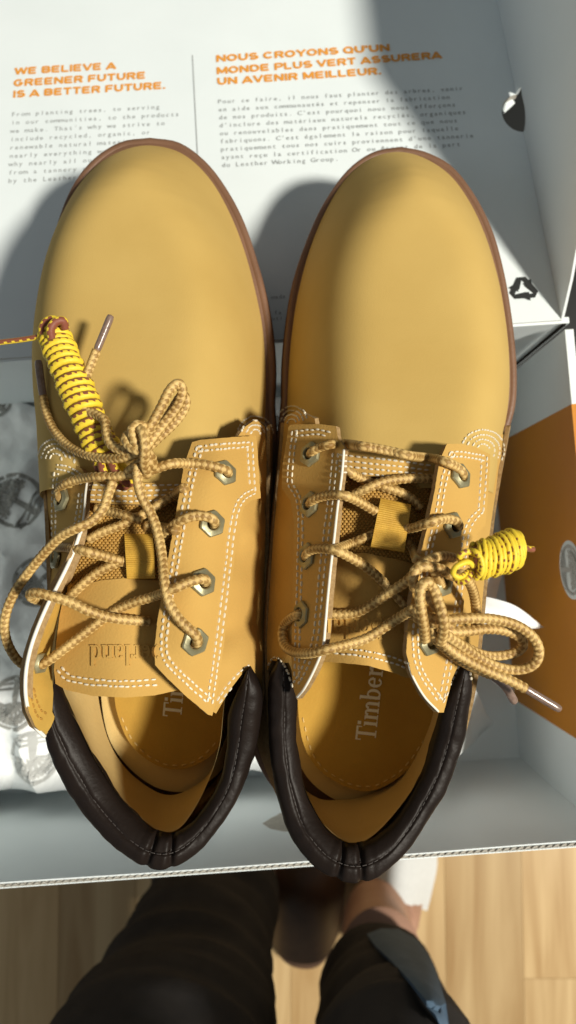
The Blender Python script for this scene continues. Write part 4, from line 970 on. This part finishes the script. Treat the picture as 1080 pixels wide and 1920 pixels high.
# folded lining overlay along the left wall
Ls.piece("insole_board", [(190, 1000), (440, 1000), (440, 1300), (428, 1420), (385, 1470), (335, 1485), (280, 1470), (225, 1420), (195, 1350), (185, 1200)], [(100, 900, 3.9), (450, 900, 3.9), (100, 1500, 3.9), (450, 1500, 3.9)], [M['lining']]*3, thick=.1, step=40, smooth_out=True)
fo = [(225, 1000), (420, 1000), (430, 1200), (428, 1330), (415, 1392), (380, 1428), (335, 1443), (290, 1433), (246, 1397), (222, 1345), (214, 1290), (214, 1150)]
Ls.piece("footbed", fo, [(100, 900, 4.9), (450, 900, 4.9), (100, 1500, 4.75), (450, 1500, 4.75), (330, 1350, 4.5)], [M['footbed']]*3, thick=.45, step=20, smooth_out=True)
stitches(Ls, [[(228, 1345), (252, 1392), (293, 1426), (335, 1435), (376, 1421), (408, 1388)]], m='lining', length=.22, gap=.16, width=.03, name="footbed_stitching")
word_on(Ls, 340, 1346, 20, -226, -35, -4, M['print_white'], "footbed_print", 0.012)
collar(Ls, [((100, 1300), (106, 1272), 9.9), ((84, 1345), (112, 1292), 9.9), ((92, 1405), (135, 1350), 9.7), ((120, 1468), (172, 1420), 9.5), ((158, 1527), (210, 1482), 9.5), ((205, 1577), (249, 1530), 9.7), ((250, 1610), (277, 1557), 9.9), ((285, 1627), (300, 1566), 10.0), ((325, 1626), (326, 1566), 10.0), ((375, 1595), (357, 1545), 9.8), ((421, 1538), (391, 1502), 9.6), ((457, 1475), (413, 1455), 9.5), ((479, 1405), (421, 1400), 9.5), ((491, 1345), (424, 1345), 9.7), ((492, 1300), (436, 1308), 9.9), ((480, 1268), (452, 1280), 10.0), ((470, 1250), (462, 1258), 10.1)], (302, 1597))
tzL = [(a_, b_, c_+(0.35 if b_ > 930 else 0.0)) for a_, b_, c_ in [(160, 900, 9.0), (345, 905, 9.1), (250, 900, 9.45), (140, 1000, 9.4), (340, 1000, 9.5), (240, 1000, 9.9), (120, 1130, 9.8), (330, 1130, 10.0), (225, 1130, 10.6), (100, 1260, 9.9), (330, 1290, 10.2), (215, 1300, 10.8)]]
_, TZ = Ls.piece("tongue_fabric", [(160, 900), (345, 912), (335, 1000), (330, 1100), (290, 1105), (230, 1095), (170, 1100), (125, 1115), (140, 1000)], [(a, b, c-.1) for a, b, c in tzL], [M['mesh']]*3, thick=.12)
knit(Ls, [(163, 935), (342, 930), (335, 1000), (328, 1090), (290, 1100), (230, 1090), (170, 1090), (130, 1105), (145, 1000)], TZ)
Ls.piece("tongue", [(118, 1118), (150, 1098), (190, 1088), (235, 1084), (290, 1088), (345, 1090), (350, 1180), (350, 1290), (325, 1296), (290, 1304), (235, 1308), (175, 1305), (125, 1294), (104, 1282), (101, 1255), (106, 1200), (111, 1160)], tzL, LEA, thick=.18, dens=6)
vb = [(150, 903), (200, 903), (270, 905), (345, 905), (345, 938), (270, 946), (200, 945), (155, 940)]
Ls.piece("throat_band", vb, [(150, 905, 9.3), (250, 903, 9.75), (345, 905, 9.5), (150, 940, 9.4), (250, 945, 9.95), (345, 940, 9.7)], LEA, thick=.14)
qR = [(502, 780, 4.6), (500, 860, 5.8), (498, 960, 6.4), (496, 1080, 6.9), (495, 1190, 7.4), (492, 1290, 8.2), (480, 800, 8.0), (478, 900, 8.6), (470, 1000, 9.0), (462, 1100, 9.3), (465, 1200, 9.3), (470, 1250, 9.4), (430, 830, 9.1), (430, 1000, 9.5), (420, 1180, 9.9), (400, 1335, 10.2), (440, 1280, 10.0)]
Ls.piece("quarter_panel", [(440, 826), (460, 800), (480, 786), (497, 800), (500, 860), (499, 940), (497, 1040), (496, 1130), (494, 1220), (491, 1290), (482, 1268), (470, 1250), (455, 1262), (430, 1295), (405, 1338), (392, 1330), (395, 1200), (405, 1000), (420, 860)], qR, LEA, thick=.16, dens=6)
eR = [(421, 887), (397, 982), (380, 1092), (365, 1203)]
cR = [(360, 830, 10.3), (420, 822, 10.1), (482, 818, 8.9), (345, 880, 10.8), (410, 887, 10.8), (487, 930, 9.2), (328, 960, 11.3), (395, 980, 11.3), (455, 950, 10.2), (308, 1085, 11.8), (378, 1092, 11.8), (440, 1060, 10.4), (292, 1190, 12.0), (360, 1203, 12.0), (425, 1180, 10.9), (292, 1245, 11.9), (345, 1300, 11.5), (396, 1340, 11.0), (412, 1270, 10.9)]
Ls.piece("eyestay", [(360, 829), (374, 825), (430, 820), (480, 817), (483, 845), (485, 880), (489, 934), (473, 938), (458, 950), (449, 975), (443, 1020), (436, 1080), (428, 1140), (421, 1200), (413, 1260), (405, 1315), (398, 1342), (390, 1340), (345, 1302), (308, 1266), (291, 1247), (289, 1220), (295, 1165), (306, 1100), (320, 1020), (334, 940), (345, 872)], cR, LEA, thick=.22, holes=holes_for(eR, 12, 13), dens=5)
for (x, y) in eR: eyelet(Ls, x, y, 0.46, rot=0.3)
# left side: quarter, upright eyestay and its folded-out lower half
Ls.piece("quarter_panel", [(80, 850), (92, 838), (118, 850), (140, 880), (150, 940), (140, 1020), (118, 1110), (104, 1200), (100, 1290), (96, 1300), (96, 1200), (94, 1100), (92, 1000), (88, 920)], [(80, 850, 5.6), (90, 950, 6.3), (94, 1100, 6.8), (98, 1300, 7.6), (120, 850, 8.0), (145, 950, 8.9), (135, 1050, 8.8), (118, 1110, 8.8), (104, 1250, 8.8)], LEA, thick=.16)
eLl = [(117, 938), (106, 1045)]
Ls.piece("eyestay", [(104, 862), (118, 862), (135, 868), (152, 878), (166, 897), (160, 920), (157, 960), (151, 1000), (140, 1040), (122, 1085), (104, 1110), (100, 1060), (97, 1000), (97, 930), (100, 885)], [(100, 865, 8.2), (97, 940, 8.6), (100, 1060, 8.9), (150, 878, 9.6), (164, 897, 10.1), (158, 960, 10.7), (150, 1000, 11.0), (125, 1080, 10.6), (130, 930, 9.6), (118, 1040, 9.8)], LEA, thick=.22, holes=holes_for(eLl, 8, 13), dens=5)
for (x, y) in eLl: eyelet(Ls, x, y, 0.43, rot=0.1)
inner = [(150, 1002), (140, 1030), (128, 1058), (108, 1098), (92, 1128), (72, 1174), (58, 1216), (49, 1258), (48, 1300), (54, 1334), (66, 1362), (84, 1380), (96, 1362), (103, 1345), (98, 1335), (100, 1300), (97, 1262), (97, 1220), (106, 1170), (117, 1120), (128, 1075), (142, 1035)]
ci = [(150, 1002, 11.0), (128, 1058, 11.2), (92, 1128, 11.5), (58, 1216, 11.7), (48, 1290, 11.5), (84, 1380, 10.3), (103, 1340, 9.9), (99, 1262, 9.7), (106, 1170, 9.8), (128, 1075, 10.2), (75, 1240, 10.5), (85, 1190, 10.5), (82, 1290, 10.6), (88, 1255, 9.9)]
Ls.piece("folded_eyestay", inner, ci, [M['innerflap'], M['suede_edge'], M['suede_edge']], thick=.12, dens=5)
suede = [(146, 998), (132, 1030), (112, 1066), (92, 1100), (74, 1142), (58, 1180), (44, 1224), (37, 1262), (37, 1300), (42, 1335), (55, 1362), (84, 1382), (66, 1358), (54, 1330), (50, 1300), (51, 1260), (60, 1216), (74, 1175), (94, 1128), (110, 1098), (130, 1056), (148, 1010)]
Ls.piece("raw_edge", suede, [(x, y, z) for x, y, z in [(146, 998, 10.85), (112, 1066, 10.85), (74, 1142, 11.0), (44, 1224, 11.1), (37, 1300, 10.9), (55, 1362, 10.4), (84, 1382, 10.2), (50, 1300, 11.5), (60, 1216, 11.7), (94, 1128, 11.45), (130, 1056, 11.2), (148, 1010, 11.0)]], [M['suede_edge']]*3, thick=.2, step=7, dens=4)
edge_tube(Ls, [(150, 1000, 11.08), (139, 1032, 11.18), (127, 1060, 11.28), (107, 1100, 11.45), (91, 1130, 11.6), (71, 1176, 11.75), (57, 1217, 11.8), (49, 1258, 11.8), (48, 1300, 11.65), (54, 1334, 11.3), (66, 1362, 10.8), (84, 1381, 10.4)], .065, M['binding'], "edge_binding")
edge_tube(Ls, [(163, 905, 10.25), (160, 930, 10.5), (158, 960, 10.75), (152, 1000, 11.05)], .04, M['binding'], "edge_binding")
p_, n_ = Ls.hit(73, 1242)
eyelet(Ls, 74, 1243, 0.36, nrm=(.85, -.1, .45))
st = []
st += double([(370, 838), (420, 833), (472, 829)], 9)
st += [[(472, 829), (474, 870), (478, 925)], [(463, 838), (465, 870), (468, 920)]]
st += double([(478, 925), (460, 935), (447, 955), (438, 1000), (430, 1070), (420, 1150), (411, 1220), (400, 1300), (397, 1322)], 9)
st += double([(370, 838), (358, 880), (345, 940), (332, 1010), (320, 1080), (309, 1150), (303, 1200), (308, 1238), (345, 1278), (394, 1322)], -10)
st += [[(400, 1322), (425, 1285), (452, 1256), (468, 1246)], [(410, 1318), (434, 1288), (458, 1262)]]
for k in range(4): st.append([(166, 909+k*9.5), (250, 911+k*9.8), (338, 909+k*9)])
st += double([(108, 1256), (125, 1274), (165, 1283), (235, 1287), (305, 1283)], -10)
st += double([(108, 872), (130, 876), (150, 888), (160, 905)], 8)
st += [[(156, 925), (152, 960), (146, 995)], [(149, 925), (145, 960), (139, 995)]]
st += double([(100, 1050), (98, 990), (99, 930), (103, 880)], 7)
for k in range(4):
    r = 10+k*8; st.append([(478+r*math.cos(math.radians(a)), 816-r*1.05*math.sin(math.radians(a))) for a in (165, 135, 100, 65, 35, 5)])
    r = 11+k*8; st.append([(105+r*math.cos(math.radians(a)), 862-r*1.1*math.sin(math.radians(a))) for a in (175, 135, 100, 65, 35, 5, -20)])
stitches(Ls, st)
stitches(Ls, [[(62, 1290), (72, 1325), (88, 1340)], [(58, 1310), (68, 1340), (84, 1352)]], m='mesh', name="folded_edge_stitching")
word_on(Ls, 372, 1207, -204, 2, 0, 40, M['panel'], "embossed_word", -0.01, solid_h=0.035, clip=lambda x, y: 130 < x < 300)
strap(Ls, (233, 1000), (286, 1001), (291, 1085), (238, 1086), 10.15, 10.85)
bl = lambda *q: lace(Ls, q)
# lace ends and bow
aglet(Ls, [Z(208, 592, 9.9), Z(196, 622, 9.9), Z(181, 658, 9.9)], r=.14)
bl(Z(181, 657, 9.9), Z(168, 690, 9.9), Z(156, 722, 10.0), Z(151, 750, 10.2), Z(160, 770, 10.4), Z(182, 778, 10.7), Z(197, 790, 11.0), Z(200, 815, 11.3), Z(210, 835, 11.5), Z(232, 845, 11.7), Z(262, 848, 11.9), Z(275, 845, 11.9))
aglet(Ls, [Z(72, 677, 8.0), Z(76, 710, 8.1), Z(81, 744, 8.2)], r=.15)
bl(Z(81, 744, 8.2), Z(86, 770, 8.4), Z(100, 805, 8.9), Z(125, 834, 9.6), Z(160, 852, 10.4), Z(200, 860, 11.1), Z(235, 857, 11.6), Z(262, 848, 11.9))
bl(Z(262, 850, 11.7), Z(268, 825, 12.0), Z(285, 795, 12.2), Z(303, 762, 12.2), Z(318, 732, 12.1), Z(334, 719, 12.0), Z(342, 732, 11.9), Z(335, 758, 11.8), Z(315, 785, 11.8), Z(290, 815, 11.8), Z(275, 838, 11.8))
bl(Z(285, 830, 11.5), Z(300, 805, 11.6), Z(322, 770, 11.5), Z(340, 742, 11.4), Z(348, 748, 11.3), Z(345, 768, 11.2), Z(325, 795, 11.2), Z(298, 820, 11.3), Z(275, 842, 11.4))
bl(Z(272, 800, 12.2), Z(258, 797, 12.4), Z(248, 806, 12.4), Z(254, 830, 12.4), Z(268, 852, 12.3), Z(282, 868, 12.1), Z(290, 876, 11.8))
bl(Z(240, 815, 12.0), Z(236, 822, 12.2), Z(244, 838, 12.3), Z(262, 846, 12.4), Z(280, 852, 12.2), Z(286, 868, 11.9), Z(278, 888, 11.7), Z(266, 888, 11.6))
bl(Z(258, 800, 12.3), Z(268, 812, 12.6), Z(272, 840, 12.6), Z(270, 868, 12.3), Z(276, 884, 12.0))
bl(Z(240, 885, 11.4), Z(256, 872, 11.7), Z(275, 862, 12.0))
bl((119, 940, -.5), (112, 932, .15), (109, 920, .25), (122, 907, .35), (150, 898, .45), Z(180, 894, 10.9), Z(210, 894, 11.1), Z(245, 890, 11.4), Z(275, 886, 11.6), Z(300, 876, 11.7), Z(325, 869, 11.7), (352, 869, .42), (385, 871, .34), (410, 877, .3), (427, 884, .2), (426, 892, -.4))
bl(Z(258, 870, 12.0), Z(258, 900, 11.9), Z(266, 932, 11.8), Z(284, 965, 11.7), Z(296, 1000, 11.8), Z(304, 1045, 12.0), Z(308, 1090, 12.3), Z(317, 1130, 12.4), Z(335, 1160, 12.4), (355, 1180, .3), (368, 1192, .26), (370, 1205, .05), (366, 1208, -.5))
bl(Z(212, 903, 11.3), Z(202, 930, 11.4), Z(193, 955, 11.5), Z(172, 978, 11.6), Z(145, 990, 11.7), Z(115, 1005, 11.4), Z(85, 1035, 11.0), Z(52, 1075, 10.6), Z(25, 1115, 10.3), Z(9, 1160, 10.1), Z(12, 1200, 9.9), Z(28, 1232, 9.6), Z(45, 1248, 9.3))
bl((106, 1045, -.4), (108, 1028, .25), (130, 1027, .35), Z(160, 1034, 11.4), Z(195, 1043, 11.1), Z(232, 1054, 10.7), Z(245, 1058, 10.3))
bl((165, 1012, .3), (190, 998, .3), (225, 985, .32), (262, 968, .4), (300, 945, .4), (330, 925, .4), (345, 915, .2))
bl((180, 953, .25), (210, 960, .3), (240, 968, .6), (265, 976, .55))
bl((270, 985, .2), (300, 988, .2), (330, 995, .2))
bl((398, 990, -.5), (402, 978, .2), (392, 970, .3), (370, 967, .34), (345, 973, .4), Z(322, 988, 11.4), Z(308, 1004, 11.0), Z(300, 1020, 10.4))
bl((382, 1098, -.5), (386, 1088, .2), (375, 1086, .3), (350, 1093, .34), (322, 1106, .45), Z(290, 1118, 11.6), Z(255, 1128, 11.3), Z(220, 1143, 11.0), Z(190, 1163, 10.9), Z(160, 1186, 10.9), Z(125, 1213, 10.9), Z(95, 1236, 10.8), Z(76, 1247, 10.7))
bl(Z(80, 1128, 10.6), Z(60, 1121, 11.3), Z(57, 1113, 11.6), Z(72, 1112, 11.9), Z(100, 1119, 12.0), Z(135, 1130, 11.9), Z(165, 1145, 11.8), Z(205, 1158, 11.5), Z(245, 1163, 11.2), Z(280, 1165, 10.9))
bl((128, 1122, .2), (150, 1100, .3), (180, 1075, .3), (212, 1058, .3), (235, 1050, .25))
# spare laces wound in bundles
def bundle(label, axis, Rx, pitch, r, loops, tail, two, loc, S, squash=.85, rev=False):
    W = catmull([P(*q) for q in axis], 10); W = resample(W, step=.02); L = .02*(len(W)-1); turns = L/pitch
    root = thing("spare_lace_bundle", label, "laces", loc, "spare laces wound in bundles")
    t = np.gradient(W, axis=0); t /= np.linalg.norm(t, axis=1)[:, None]; n = int(turns*44); out = []; ref = []
    for i in range(n):
        q = i/(n-1); k = q*(len(W)-1); j = int(k); c = W[j]; tt = t[j]; a = np.cross([0, 0, 1.0], tt); a /= np.linalg.norm(a); b = np.cross(tt, a)
        an = 2*math.pi*turns*q*(-1 if rev else 1); rr = Rx*(1-.10*math.exp(-(q*12)**2)-.16*math.exp(-((1-q)*12)**2))*(1+.05*math.sin(an*.37)+.04*math.sin(an*.11+1))
        lean = 0.0
        out.append(c+a*rr*math.cos(an)+b*rr*squash*math.sin(an)+tt*(.10*math.cos(an)+.035*math.sin(i*.021))); ref.append(tt)
    V, F, st_ = tube_mesh(np.array(out), r, 12, ref=np.array(ref), two=two, flat=.9)
    mesh("wound_cord", V, F, M['cord'], root, attrs={'strand': st_})
    core = W[::12]; V, F, _ = tube_mesh(core, Rx*squash*.93, 12); mesh("inner_strands", V, F, M['cord'], root, attrs={'strand': np.ones(len(V))})
    for lp in loops:
        c = resample(catmull([P(*q) for q in lp], 8), step=.03); V, F, st_ = tube_mesh(c, r*1.05, 12, two=(two[0], two[1]+.05, .9)); mesh("end_loop", V, F, M['cord'], root, attrs={'strand': st_})
    for tl in tail:
        c = resample(catmull([P(*q) for q in tl], 8), step=.03); V, F, st_ = tube_mesh(c, .10, 10, two=(.30, .15, 0.8)); mesh("cord_end", V, F, M['cord'], root, attrs={'strand': st_})
    return root
bundle("long yellow and brown striped lace bundle lying on the left shoe's toe leather", [(100, 625, 8.9), (122, 680, 9.6), (150, 745, 10.0), (180, 815, 10.2), (208, 868, 10.4)], .50, .30, .152,
       [[(88, 640, 9.2), (80, 618, 9.3), (88, 603, 9.3), (102, 600, 9.3), (110, 612, 9.3), (112, 630, 9.1)], [(98, 640, 9.6), (95, 618, 9.8), (104, 604, 9.8), (118, 602, 9.7), (122, 616, 9.5)],
        [(205, 855, 10.8), (215, 880, 11.0), (232, 900, 11.0), (244, 905, 10.8), (240, 888, 10.5), (222, 868, 10.6)], [(190, 862, 10.7), (195, 885, 10.8), (215, 905, 10.6), (232, 912, 10.4), (240, 905, 10.2)], [(182, 866, 10.5), (186, 880, 10.5), (198, 890, 10.3)]],
       [[(85, 631, 9.0), (72, 632, 9.0), (40, 637, 8.9), (0, 642, 8.8), (-25, 646, 8.7)]], (.21, .16, math.pi), (-9, 7, 8.5), Ls)
bundle("short yellow lace bundle hanging from the right shoe's bow beside the orange wall", [(888, 1052, 12.9), (920, 1045, 12.9), (955, 1032, 12.7), (975, 1024, 12.6)], .56, .135, .085,
       [[(880, 1070, 13.4), (862, 1082, 13.7), (850, 1075, 13.8), (856, 1062, 13.9), (876, 1054, 13.8), (888, 1062, 13.6)], [(892, 1040, 13.6), (876, 1034, 13.8), (862, 1042, 13.8), (866, 1052, 13.6), (886, 1050, 13.5)],
        [(880, 1032, 13.7), (893, 1036, 13.9), (903, 1052, 13.9), (903, 1072, 13.8), (892, 1085, 13.6)], [(852, 1080, 13.4), (862, 1092, 13.5), (876, 1086, 13.6), (884, 1072, 13.5)]],
       [[(980, 1026, 12.6), (990, 1029, 12.4), (1000, 1030, 12.3)]], (.13, .98, math.pi), (9, -2, 12), R, rev=True)

# ================================================================== PERSON (lower legs under the camera) and slippers
def loft(name, secs, m, par, nseg=40, wr=0.0, seed=0, closed_ends=True, sub_=1, dens=7, fold=None):
    """secs: (x, y, z, rx, ry, tilt) ellipses across the limb"""
    c = catmull([s for s in secs], dens); V = []
    ctr = c[:, :3]; t = np.gradient(ctr, axis=0); t /= np.linalg.norm(t, axis=1)[:, None]
    for i in range(len(c)):
        a = np.cross(t[i], [0, 1.0, 0.2]); a = np.array([1.0, 0, 0]) if np.linalg.norm(a) < .1 else a/np.linalg.norm(a)
        a = np.array([1.0, 0, 0])-t[i]*t[i][0]; a /= np.linalg.norm(a); b = np.cross(t[i], a)
        for k in range(nseg):
            th = 2*math.pi*k/nseg; d = a*c[i, 3]*math.cos(th)+b*c[i, 4]*math.sin(th); p = ctr[i]+d
            if wr: 
                q = Vector((p[0]*.10+seed, p[1]*.10, p[2]*.07)); f = wr*mnoise.noise(q)+wr*.9*(1-abs(mnoise.noise(Vector((p[0]*.05, p[1]*.05, p[2]*.22+seed))))*2)
                p = p+d/np.linalg.norm(d)*f
            V.append(p)
    F = grid_faces(len(c), nseg, cc=True)
    n = len(V); V += [ctr[0], ctr[-1]]; F += [(n, (j+1) % nseg, j) for j in range(nseg)]+[(n+1, n-nseg+j, n-nseg+(j+1) % nseg) for j in range(nseg)]
    return mesh(name, V, F, m, par)
pr = thing("person", "seated person in dark trousers, one bare ankle in a white slipper", "person", (3, -40, FZ))
def PZ(px, py, z): return P(px, py, z)
def leg(pts, name, m, seed, wr=.5, ext=(0, 0)):
    secs = []
    for px, py, z, w_, d_ in pts: p = P(px, py, z); secs.append((*p, w_, d_))
    e = secs[-1]; secs += [(e[0]+ext[0], e[1]-16, e[2]-1, 8.6, 9.4), (e[0]+ext[0]*2, e[1]-40, e[2]-2, 9.2, 10)]
    return loft(name, secs, m, pr, wr=wr, seed=seed)
# trousers: knee near the camera, hem on the ankle
leg([(395, 1655, -50, 6.4, 6), (393, 1705, -44, 6.3, 5.6), (362, 1800, -34, 6.6, 5.2), (325, 1890, -26, 7.0, 5.2), (290, 1985, -18, 7.4, 5.4), (255, 2130, -12, 7.8, 6), (245, 2330, -8, 8.2, 7)], "trouser_leg", M['trouser'], 1, .9, (-1.5, 0))
rleg = leg([(708, 1830, -47, 4.6, 4.2), (711, 1845, -42, 5.1, 5), (716, 1880, -34, 5.0, 5.6), (724, 1935, -26, 4.9, 6.0), (735, 2010, -19, 5.0, 6.6), (750, 2110, -13, 6, 8), (770, 2300, -8, 7, 9)], "trouser_leg", M['trouser'], 5, .8, (-2, 0))
# blue patch painting the sunlit part of the right trouser leg
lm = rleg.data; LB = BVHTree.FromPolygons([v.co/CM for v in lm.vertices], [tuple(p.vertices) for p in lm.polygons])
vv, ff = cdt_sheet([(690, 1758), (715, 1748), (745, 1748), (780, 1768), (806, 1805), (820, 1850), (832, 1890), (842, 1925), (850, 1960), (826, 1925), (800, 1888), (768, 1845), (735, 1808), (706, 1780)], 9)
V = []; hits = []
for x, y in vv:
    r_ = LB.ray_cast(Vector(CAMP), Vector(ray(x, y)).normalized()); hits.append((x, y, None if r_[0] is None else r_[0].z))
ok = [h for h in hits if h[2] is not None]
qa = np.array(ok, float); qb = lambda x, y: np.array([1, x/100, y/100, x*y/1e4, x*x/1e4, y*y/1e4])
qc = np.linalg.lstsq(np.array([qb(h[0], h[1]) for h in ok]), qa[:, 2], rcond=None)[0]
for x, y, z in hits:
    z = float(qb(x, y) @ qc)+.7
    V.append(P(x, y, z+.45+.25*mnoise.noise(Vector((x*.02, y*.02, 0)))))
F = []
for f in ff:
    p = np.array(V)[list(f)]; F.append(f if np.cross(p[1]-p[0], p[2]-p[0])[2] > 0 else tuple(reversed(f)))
V, F, mi = solid(V, F, 0.3); mesh("sunlit_patch", V, F, M['sunlit_trouser'], pr, ang=60)
# bare right foot and ankle, one continuous surface
loft("body", [(*P(715, 1800, -40), 4.0, 4.6), (*P(708, 1765, -46), 3.7, 4.6), (*P(708, 1735, -51.5), 3.9, 4.9), (*P(722, 1705, -54), 4.0, 4.0), (*P(738, 1670, -56), 3.5, 2.4), (*P(746, 1620, -57), 3.5, 1.6), (*P(750, 1585, -57.5), 3.0, 1.2)], M['skin'], pr, wr=.12, seed=3)
# dark sock gap of the left foot
loft("foot", [(*P(430, 1690, -50), 3.4, 4), (*P(462, 1655, -54), 3.8, 3.6), (*P(478, 1625, -56), 4.2, 2.5), (*P(485, 1590, -57.2), 4.2, 1.7)], M['skin'], pr, wr=.12, seed=6)
# white slipper upper with a curved mouth
V = []; rows = []
sl = [((686, 1688), (718, 1682, -50.5), (750, 1692, -50.0), (780, 1702, -52.5), (797, 1706))]
A = [P(688, 1692, -57.5), P(705, 1688, -53), P(735, 1690, -50.2), (P(768, 1698, -51.5)), P(796, 1706, -57.0)]
Bm = [P(693, 1660, -57.6), P(712, 1655, -53.6), P(742, 1655, -51.6), P(775, 1660, -53.0), P(805, 1670, -57.5)]
C_ = [P(700, 1610, -57.8), P(720, 1605, -55), P(750, 1600, -53.6), P(785, 1605, -55), P(815, 1620, -57.8)]
D_ = [P(712, 1570, -58.2), P(730, 1560, -56.8), P(757, 1555, -56), P(785, 1560, -56.8), P(812, 1575, -58.2)]
G = patch_pts([A, Bm, C_, D_], 6); nc, nr = G.shape[:2]
ws = thing("white_slipper", "white slipper on the wooden floor covering the person's right foot", "slipper", tuple(P(750, 1640, FZ)))
V, F, mi = solid(G.reshape(-1, 3), grid_faces(nc, nr), 0.35); mesh("upper", V, F, M['slipper_white'], ws, ang=60)
def sole_flat(S, pts, z0, z1, m, name="sole"):
    o = resample(catmull(pts+[pts[0]], 8), step=.5)[:-1]; n = len(o); V = [(x, y, z0) for x, y in o]+[(x, y, z1) for x, y in o]
    F = [(i, (i+1) % n, n+(i+1) % n, n+i) for i in range(n)]+[tuple(reversed(range(n))), tuple(range(n, 2*n))]
    return mesh(name, V, F, m, S, ang=40)
sole_flat(ws, [tuple(P(x, y, -58)[:2]) for x, y in ((690, 1690), (705, 1735), (735, 1745), (765, 1730), (790, 1700), (812, 1630), (805, 1575), (760, 1550), (718, 1565), (700, 1620))], FZ, -57.8, M['slipper_white'])
# brown shoe between the legs
bs = thing("brown_slipper", "brown leather slipper with a rounded heel on the floor between the legs", "slipper", tuple(P(570, 1720, FZ)))
sole_flat(bs, [tuple(P(x, y, -58)[:2]) for x, y in ((505, 1740), (530, 1795), (570, 1812), (605, 1800), (632, 1750), (645, 1680), (640, 1600), (600, 1550), (540, 1550), (500, 1600), (496, 1670))], FZ, -57.4, M['slipper_brown'])
A = [P(505, 1745, -57.4), P(530, 1790, -55), P(570, 1803, -54.4), P(605, 1793, -55), P(630, 1750, -57.4)]
Bm = [P(500, 1715, -57.4), P(528, 1725, -53), P(568, 1728, -51.6), P(608, 1722, -53), P(636, 1710, -57.4)]
C_ = [P(498, 1670, -57.4), P(525, 1668, -52.4), P(568, 1665, -50.8), P(612, 1668, -52.4), P(643, 1665, -57.4)]
D_ = [P(505, 1600, -57.4), P(530, 1595, -54), P(568, 1590, -53), P(612, 1595, -54), P(640, 1600, -57.4)]
E_ = [P(540, 1555, -57.4), P(550, 1552, -56.5), P(570, 1550, -56), P(590, 1552, -56.5), P(600, 1555, -57.4)]
G = patch_pts([A, Bm, C_, D_, E_], 6); nc, nr = G.shape[:2]; V, F, mi = solid(G.reshape(-1, 3), grid_faces(nc, nr), 0.3); mesh("upper", V, F, M['slipper_brown'], bs, ang=60)

for o in scn.objects:
    if "_w" in o: del o["_w"]
for m in bpy.data.materials:
    if "_b" in m: del m["_b"]
